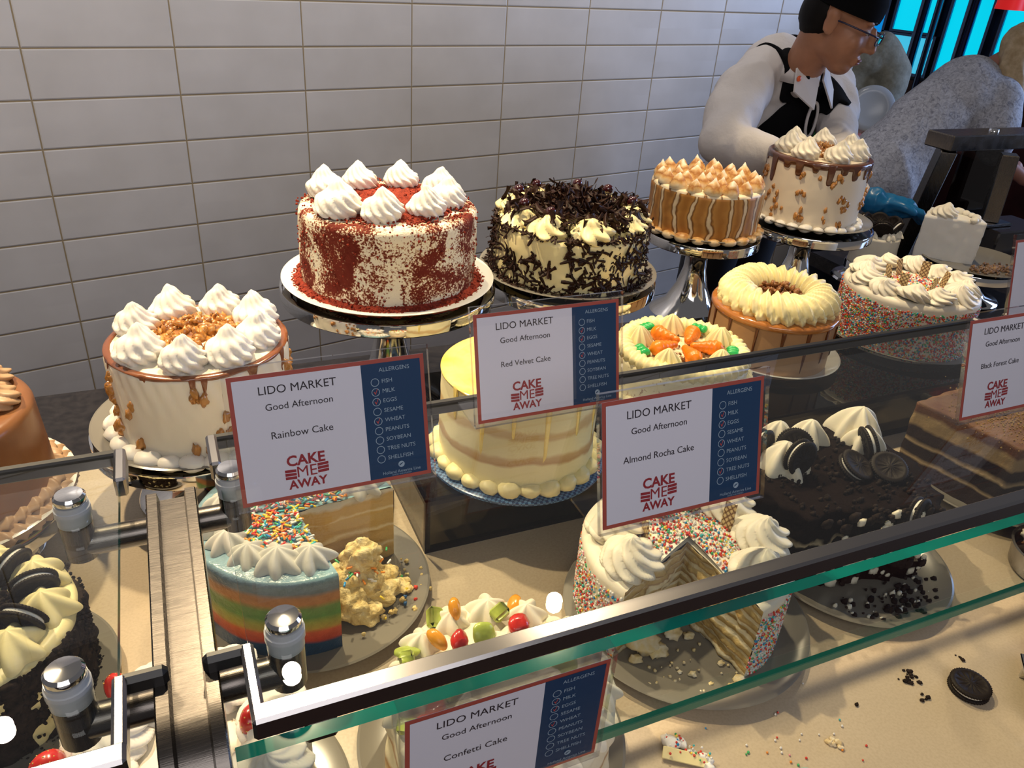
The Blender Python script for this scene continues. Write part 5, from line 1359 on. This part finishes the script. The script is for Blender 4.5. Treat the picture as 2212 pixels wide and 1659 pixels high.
def server():
    root = thing('person', 'server in white shirt, black apron, black cap and glasses reaching over cakes', 'person', (2.12, -.40, 0), 0)
    O = Vector((2.12, -.40, 0))
    def g(x, y, z): return (x-O.x, y-O.y, z)
    T = Matrix.Translation(Vector(g(2.038, -.645, 1.500))) @ Matrix.Rotation(math.radians(27), 4, 'Z') @ Matrix.Rotation(math.radians(17), 4, 'X')
    wr = g(2.022, -.898, 1.084); ti = Vector(g(2.15, -1.010, 1.058))-Vector(wr)
    pr = head_prims(T)+[('l', [tuple(T @ Vector((0, .028, -.045))), g(2.045, -.565, 1.385), g(2.08, -.47, 1.30)], (.054, .056, .065)),
         ('e', g(2.11, -.42, 1.16), (.13, .085, .17)), ('l', [g(1.96, -.80, 1.11), wr], (.034, .025)),
         ('l', [g(1.76, -.70, 1.175), g(1.82, -.80, 1.15)], (.036, .030)),
         ('l', [g(2.19, -.40, .85), g(2.20, -.36, .45), g(2.20, -.36, .06)], (.07, .055, .042)), ('l', [g(2.02, -.40, .85), g(2.01, -.36, .45), g(2.01, -.36, .06)], (.07, .055, .042)), ('e', g(2.11, -.40, .95), (.15, .095, .13))]
    pr += hand_prims(g(1.82, -.80, 1.15), (.6, -.7, -.25), (.2, -.1, 1), .08, side=-1)
    fuse('body', pr, SKIN, root, .0048, 5)
    sh = fuse('shirt', [('l', [g(2.10, -.43, 1.335), g(2.11, -.42, 1.20), g(2.12, -.40, .98)], (.105, .145, .15)), ('e', g(2.11, -.44, 1.22), (.185, .125, .15)),
        ('l', [g(1.98, -.47, 1.345), g(1.90, -.49, 1.315), g(1.80, -.54, 1.25), g(1.715, -.60, 1.195)], (.066, .072, .066, .060)), ('l', [g(1.715, -.60, 1.195), g(1.755, -.69, 1.178), g(1.775, -.725, 1.172)], (.060, .054, .048)),
        ('l', [g(2.20, -.47, 1.34), g(2.27, -.50, 1.30), g(2.12, -.68, 1.19), g(1.97, -.79, 1.115)], (.068, .076, .060, .052)), ('l', [g(1.97, -.79, 1.115), g(1.985, -.845, 1.10)], (.05, .040)), ('e', g(2.09, -.47, 1.305), (.17, .095, .07)), ('l', [g(2.06, -.53, 1.345), g(2.09, -.47, 1.27)], (.072, .11))],
        plain('white_shirt_cloth', (.66, .62, .60), .7, spec=.2, bs=(26, .35, .012)), root, .0065, 8, (.012, 13, (1, 1, .45)), 5)
    tr_ = plain('dark_trousers', (.02, .02, .025), .7)
    fuse('trousers', [('l', [g(2.20, -.40, .90), g(2.20, -.36, .45), g(2.20, -.36, .10)], (.10, .075, .062)), ('l', [g(2.02, -.40, .90), g(2.01, -.36, .45), g(2.01, -.36, .10)], (.10, .075, .062)), ('e', g(2.11, -.40, .95), (.165, .115, .12))], tr_, root, .014, 4)
    for x in (2.01, 2.20):
        build('shoe', MB().blob((0, 0, 0), (.048, .125, .042), seed=2, amp=.06, seg=18, rows=10), M['black'], root, g(x, -.405, .040))
    ap = plain('black_apron_cloth', (.005, .005, .006), .85, spec=.1, bs=(60, .2, .003)); cx = g(2.10, 0, 0)[0]
    def pick(c, n):
        x = c[:, 0]-cx; z = c[:, 2]; hw = .050+np.clip((1.325-z)*.80, 0, .10)
        bib = (np.abs(x-.005) < hw) & (z < 1.315) & (c[:, 1] < -.09) & (c[:, 1] > -.235) & (n[:, 1] < .25)
        strap = (np.abs(np.abs(x+.012)-.080) < .019) & (z >= 1.28) & (n[:, 2] > -.4) & (c[:, 1] < .06)
        return bib | strap
    a = shell('apron', sh, ap, root, pick, .009)
    wc = plain('white_shirt_collar', (.72, .68, .66), .65)
    th = np.linspace(.2*PI, 1.8*PI, 30)+PI*1.5                # collar band, open at the throat
    G = np.stack([np.stack([(r*np.cos(th)), (r*1.08*np.sin(th)), np.full(30, z)+dz*np.sin(th)], 1) for r, z, dz in ((.064, 1.335, .012), (.061, 1.375, .022), (.0655, 1.378, .022), (.085, 1.325, .008))])
    c = build('collar', MB().grid(G+np.array([*g(2.060, -.535, 0)[:2], .012]), cv=True), wc, root)
    for s in (-1, 1):
        q = np.array([g(2.062+s*.010, -.612, 1.345), g(2.062+s*.066, -.570, 1.388), g(2.062+s*.090, -.598, 1.315), g(2.062+s*.042, -.640, 1.272)])
        build('collar_flap', MB().add(np.concatenate([q, q+[0, -.005, .002]]), [(0, 1, 2, 3), (7, 6, 5, 4), (0, 4, 5, 1), (1, 5, 6, 2), (2, 6, 7, 3), (3, 7, 4, 0)]), wc, c, smooth=False)
    build('pin', MB().blob((0, 0, 0), (.008, .005, .008), amp=.1, seg=14, rows=8), plain('orange_pin', (.80, .13, .03), .4), root, g(1.985, -.598, 1.350))
    k = np.linspace(0, 2*PI, 30, endpoint=False)
    build('lanyard_loop', MB().tube(np.stack([.022*np.cos(k), 0*k, .048*np.sin(k)], 1), .0045, 8, closed=True), wc, root, g(2.085, -.600, 1.235))
    for x, z, col in ((-.055, 1.18, (.45, .02, .02)), (.035, 1.19, (.03, .3, .06)), (.04, 1.225, (.3, .05, .2))):
        build('embroidery', MB().blob((0, 0, 0), (.010, .003, .013), seed=3, amp=.4, fr=3, seg=14, rows=8), plain('embroidery_thread', col, .6), root, g(2.10+x, -.592, z))
    e = T.to_3x3().to_euler(); rt = (e.x, e.y, e.z); hair = plain('black_hair', (.005, .004, .004), .6, spec=.15)
    eyes(root, T, hair)
    build('hair', MB().blob((0, .047, .010), (.0755, .064, .080), seed=5, amp=.03, fr=6, seg=30, rows=20), hair, root, tuple(T.translation), rt)
    prof = [(.0, .128), (.045, .122), (.072, .102), (.084, .072), (.086, .045), (.085, .030)]
    cap = MB().lathe(prof, 44, fn=lambda G: G*np.array([1, 1.20, 1])+np.stack([0*G[..., 0], .008+0*G[..., 0], .0*G[..., 0]], 2)); cap.lathe([(.085, .030), (.0835, .029), (.083, .05)], 44, fn=lambda G: G*np.array([1, 1.2, 1])+np.array([0, .008, 0]))
    build('cap', cap, plain('black_cap_cloth', (.004, .004, .005), .9, spec=.08), root, tuple(T.translation), tuple((Matrix.Rotation(math.radians(-5), 3, 'X')).to_euler()) if 0 else rt)
    fr = plain('dark_blue_frames', (.012, .012, .05), .25); gl = MB(); w, h = .026, .0145
    for s in (-1, 1):
        k = np.linspace(0, 2*PI, 28, endpoint=False); sq = lambda v: np.sign(v)*np.abs(v)**.5
        gl.tube(np.stack([s*.033+w*sq(np.cos(k)), -.116+.004*np.cos(k)*s, -.001+h*sq(np.sin(k))], 1), .0015, 8, closed=True)
        gl.tube([(s*.059, -.113, .005), (s*.072, -.10, .006), (s*.078, -.02, .006), (s*.080, .012, .004)], .0022, 8)
    gl.tube([(-.008, -.117, .003), (0, -.119, .006), (.008, -.117, .003)], .0016, 8)
    o = build('glasses', gl, fr, root, tuple(T.translation), rt)
    for s in (-1, 1): build('lens', MB().box((s*.033, -.116, -.001), (2*w-.003, .001, 2*h-.003)), M['acrylic'], o, smooth=False)
    fuse('glove', [('l', [tuple(Vector(wr)-ti*.06), wr], (.036, .030))]+hand_prims(wr, ti, (.25, .1, 1), .082, .019, .5, .0105, side=-1), plain('blue_nitrile_glove', (.004, .12, .30), .35, spec=.5), root, .0042, 4, (.003, 50), 3)
server()

def guest_beige():
    root = thing('person', 'guest in a beige shirt holding a plate behind the server', 'person', (3.85, .46, 0), 0)
    O = Vector((4.0, .36, 0))
    def g(x, y, z): return (x-O.x, y-O.y, z)
    T = Matrix.Translation(Vector(g(3.96, .33, 1.60))) @ Matrix.Rotation(math.radians(-62), 4, 'Z') @ Matrix.Rotation(math.radians(22), 4, 'X')
    sk = plain('fair_skin', (.46, .24, .16), .5)
    h1, h2 = g(3.90, .085, .948), g(3.86, .21, .945)
    pr = head_prims(T)+[('l', [tuple(T @ Vector((0, .02, -.05))), g(4.03, .40, 1.43), g(4.03, .40, 1.32)], (.054, .056, .075)), ('e', g(4.04, .38, 1.15), (.14, .14, .2)),
        ('l', [g(4.02, .20, .98), h1], (.038, .027)), ('l', [g(3.96, .48, .98), h2], (.038, .027)),
        ('l', [g(4.05, .28, .85), g(4.06, .29, .45), g(4.06, .29, .06)], (.085, .06, .042)), ('l', [g(4.03, .47, .85), g(4.03, .46, .45), g(4.03, .46, .06)], (.085, .06, .042)), ('e', g(4.04, .38, .92), (.13, .15, .12))]
    pr += hand_prims(h1, (-.75, .3, -.1), (0, 0, 1), .08, side=1)+hand_prims(h2, (-.8, -.35, -.1), (0, 0, 1), .08, side=-1)
    fuse('body', pr, sk, root, .006, 5)
    fuse('shirt', [('l', [g(4.03, .40, 1.36), g(4.03, .38, 1.15), g(4.03, .38, .86)], (.10, .165, .18)), ('e', g(4.02, .38, 1.24), (.13, .20, .12)),
        ('l', [g(4.06, .24, 1.31), g(4.10, .17, 1.20), g(4.07, .16, 1.0), g(3.93, .175, .955)], (.075, .08, .072, .055)), ('l', [g(4.0, .54, 1.31), g(3.99, .60, 1.18), g(3.97, .56, 1.0), g(3.85, .42, .955)], (.075, .08, .072, .055))],
        mix2('beige_linen', [(.35, (.26, .25, .19)), (.65, (.36, .345, .27))], 40, 4, .8, bs=(30, .3, .01)), root, .012, 5, (.012, 8), 4)
    fuse('trousers', [('l', [g(4.05, .28, .90), g(4.06, .29, .45), g(4.06, .29, .09)], (.11, .085, .07)), ('l', [g(4.03, .47, .90), g(4.03, .46, .45), g(4.03, .46, .09)], (.11, .085, .07)), ('e', g(4.04, .38, .9), (.145, .17, .11))], plain('grey_trousers', (.12, .125, .12), .8), root, .014, 4, (.008, 7), 2)
    for y in (.29, .46): build('shoe', MB().blob((0, 0, 0), (.13, .048, .042), seed=2, amp=.06, seg=18, rows=10), M['black'], root, g(4.01, y, .040))
    e = T.to_3x3().to_euler(); rt = (e.x, e.y, e.z); hr = plain('grey_hair', (.22, .21, .2), .6); eyes(root, T, hr)
    build('hair', MB().blob((0, .026, .030), (.0785, .092, .088), seed=5, amp=.05, fr=6, seg=30, rows=20), hr, root, tuple(T.translation), rt)
    t = thing('dinner_plate', 'white plate of food held by the guest in beige', 'plate', (3.655, .160, .918), .3)
    build('dish', MB().lathe([(0, .002), (.06, 0), (.085, .008), (.125, .018), (.124, .020), (.085, .012), (.06, .006), (0, .006)], 48), M['plate_w'], t)
    build('food', MB().blob((.01, -.03, .018), (.05, .035, .015), seed=4, amp=.4, fr=2, seg=24, rows=14), plain('yellow_food', (.70, .48, .10), .5, vary=.4, vs=60), t)
    build('food', MB().blob((-.04, .03, .018), (.03, .03, .013), seed=8, amp=.4, fr=2, seg=20, rows=12), plain('pink_food', (.55, .18, .16), .5, vary=.4, vs=60), t)
    t = thing('side_plate', 'empty white plate tilted upright in the hand of the guest in beige', 'plate', (3.700, .185, 1.055), 0)
    build('dish', MB().lathe([(0, .002), (.05, 0), (.07, .006), (.105, .014), (.104, .016), (.07, .010), (.05, .005), (0, .005)], 48), plain('white_melamine', (.62, .66, .70), .2), t, rot=(math.radians(78), math.radians(-8), math.radians(-50)))
guest_beige()

def guest_grey():
    root = thing('person', 'blonde woman in grey lace top bending over the far counter', 'person', (3.18, -.20, 0), 0)
    O = Vector((3.18, -.20, 0))
    def g(x, y, z): return (x-O.x, y-O.y, z)
    T = Matrix.Translation(Vector(g(3.565, -.475, 1.372))) @ Matrix.Rotation(math.radians(42), 4, 'Z') @ Matrix.Rotation(math.radians(38), 4, 'X')
    sk = plain('rosy_skin', (.45, .20, .14), .5)
    pr = head_prims(T)+[('l', [tuple(T @ Vector((0, .03, -.045))), g(3.45, -.385, 1.29), g(3.40, -.36, 1.25)], (.050, .052, .07)), ('l', [g(3.36, -.35, 1.18), g(3.16, -.30, .96)], (.115, .12)),
        ('l', [g(3.14, -.34, .92), g(3.20, -.25, .45), g(3.17, -.20, .06)], (.10, .06, .04)), ('l', [g(3.10, -.17, .92), g(3.16, -.10, .45), g(3.14, -.06, .06)], (.10, .06, .04)),
        ('l', [g(3.42, -.53, 1.03), g(3.50, -.66, .945)], (.036, .024)), ('l', [g(3.62, -.30, 1.0), g(3.72, -.45, .945)], (.036, .024))]
    pr += hand_prims(g(3.50, -.66, .945), (.55, -.6, -.1), (0, 0, 1), .075, side=-1)+hand_prims(g(3.72, -.45, .945), (.5, -.6, -.1), (0, 0, 1), .075, side=1)
    fuse('body', pr, sk, root, .006, 5)
    lace = mix2('grey_lace', [(.36, (.22, .22, .26)), (.46, (.42, .42, .46)), (.60, (.60, .60, .64))], 60, 6, .8, 1.2, bs=(70, .5, .006), nr=.75)
    fuse('lace_top', [('l', [g(3.40, -.37, 1.235), g(3.30, -.34, 1.13), g(3.15, -.32, .99), g(3.06, -.31, .90)], (.13, .155, .16, .17)), ('e', g(3.37, -.38, 1.21), (.14, .17, .12), (0, -.5, 0)),
        ('l', [g(3.40, -.50, 1.22), g(3.36, -.56, 1.10), g(3.42, -.55, 1.03)], (.085, .075, .055)), ('l', [g(3.48, -.28, 1.22), g(3.55, -.25, 1.10), g(3.60, -.29, 1.03)], (.08, .07, .055))], lace, root, .011, 5, (.010, 8), 8)
    fuse('trousers', [('l', [g(3.14, -.36, .90), g(3.20, -.26, .45), g(3.17, -.20, .09)], (.125, .08, .06)), ('l', [g(3.08, -.18, .90), g(3.16, -.10, .45), g(3.14, -.06, .09)], (.125, .08, .06)), ('e', g(3.08, -.27, .88), (.15, .17, .12))], plain('dark_navy_trousers', (.012, .014, .025), .8), root, .014, 4)
    for x, y in ((3.18, -.225), (3.15, -.085)): build('shoe', MB().blob((0, 0, 0), (.12, .045, .04), seed=2, amp=.06, seg=18, rows=10), M['black'], root, g(x, y, .038))
    e = T.to_3x3().to_euler(); rt = (e.x, e.y, e.z); hr = mix2('blonde_hair', [(.3, (.40, .27, .13)), (.7, (.68, .51, .30))], 30, 4, .45)
    eyes(root, T, hr)
    hd = tuple(T @ Vector((0, .030, .026)))
    fuse('hair', [('e', hd, (.078, .090, .088), (e.x, e.y, e.z)), ('l', [tuple(T @ Vector((-.060, .035, .03))), tuple(T @ Vector((-.085, .030, -.04))), g(3.44, -.545, 1.235), g(3.40, -.585, 1.10)], (.045, .034, .034, .016)),
        ('l', [tuple(T @ Vector((-.03, .08, .0))), g(3.44, -.50, 1.27), g(3.39, -.545, 1.14)], (.05, .036, .016))], hr, root, .006, 4, (.006, 26, (1, 1, .25)), 6)
guest_grey()
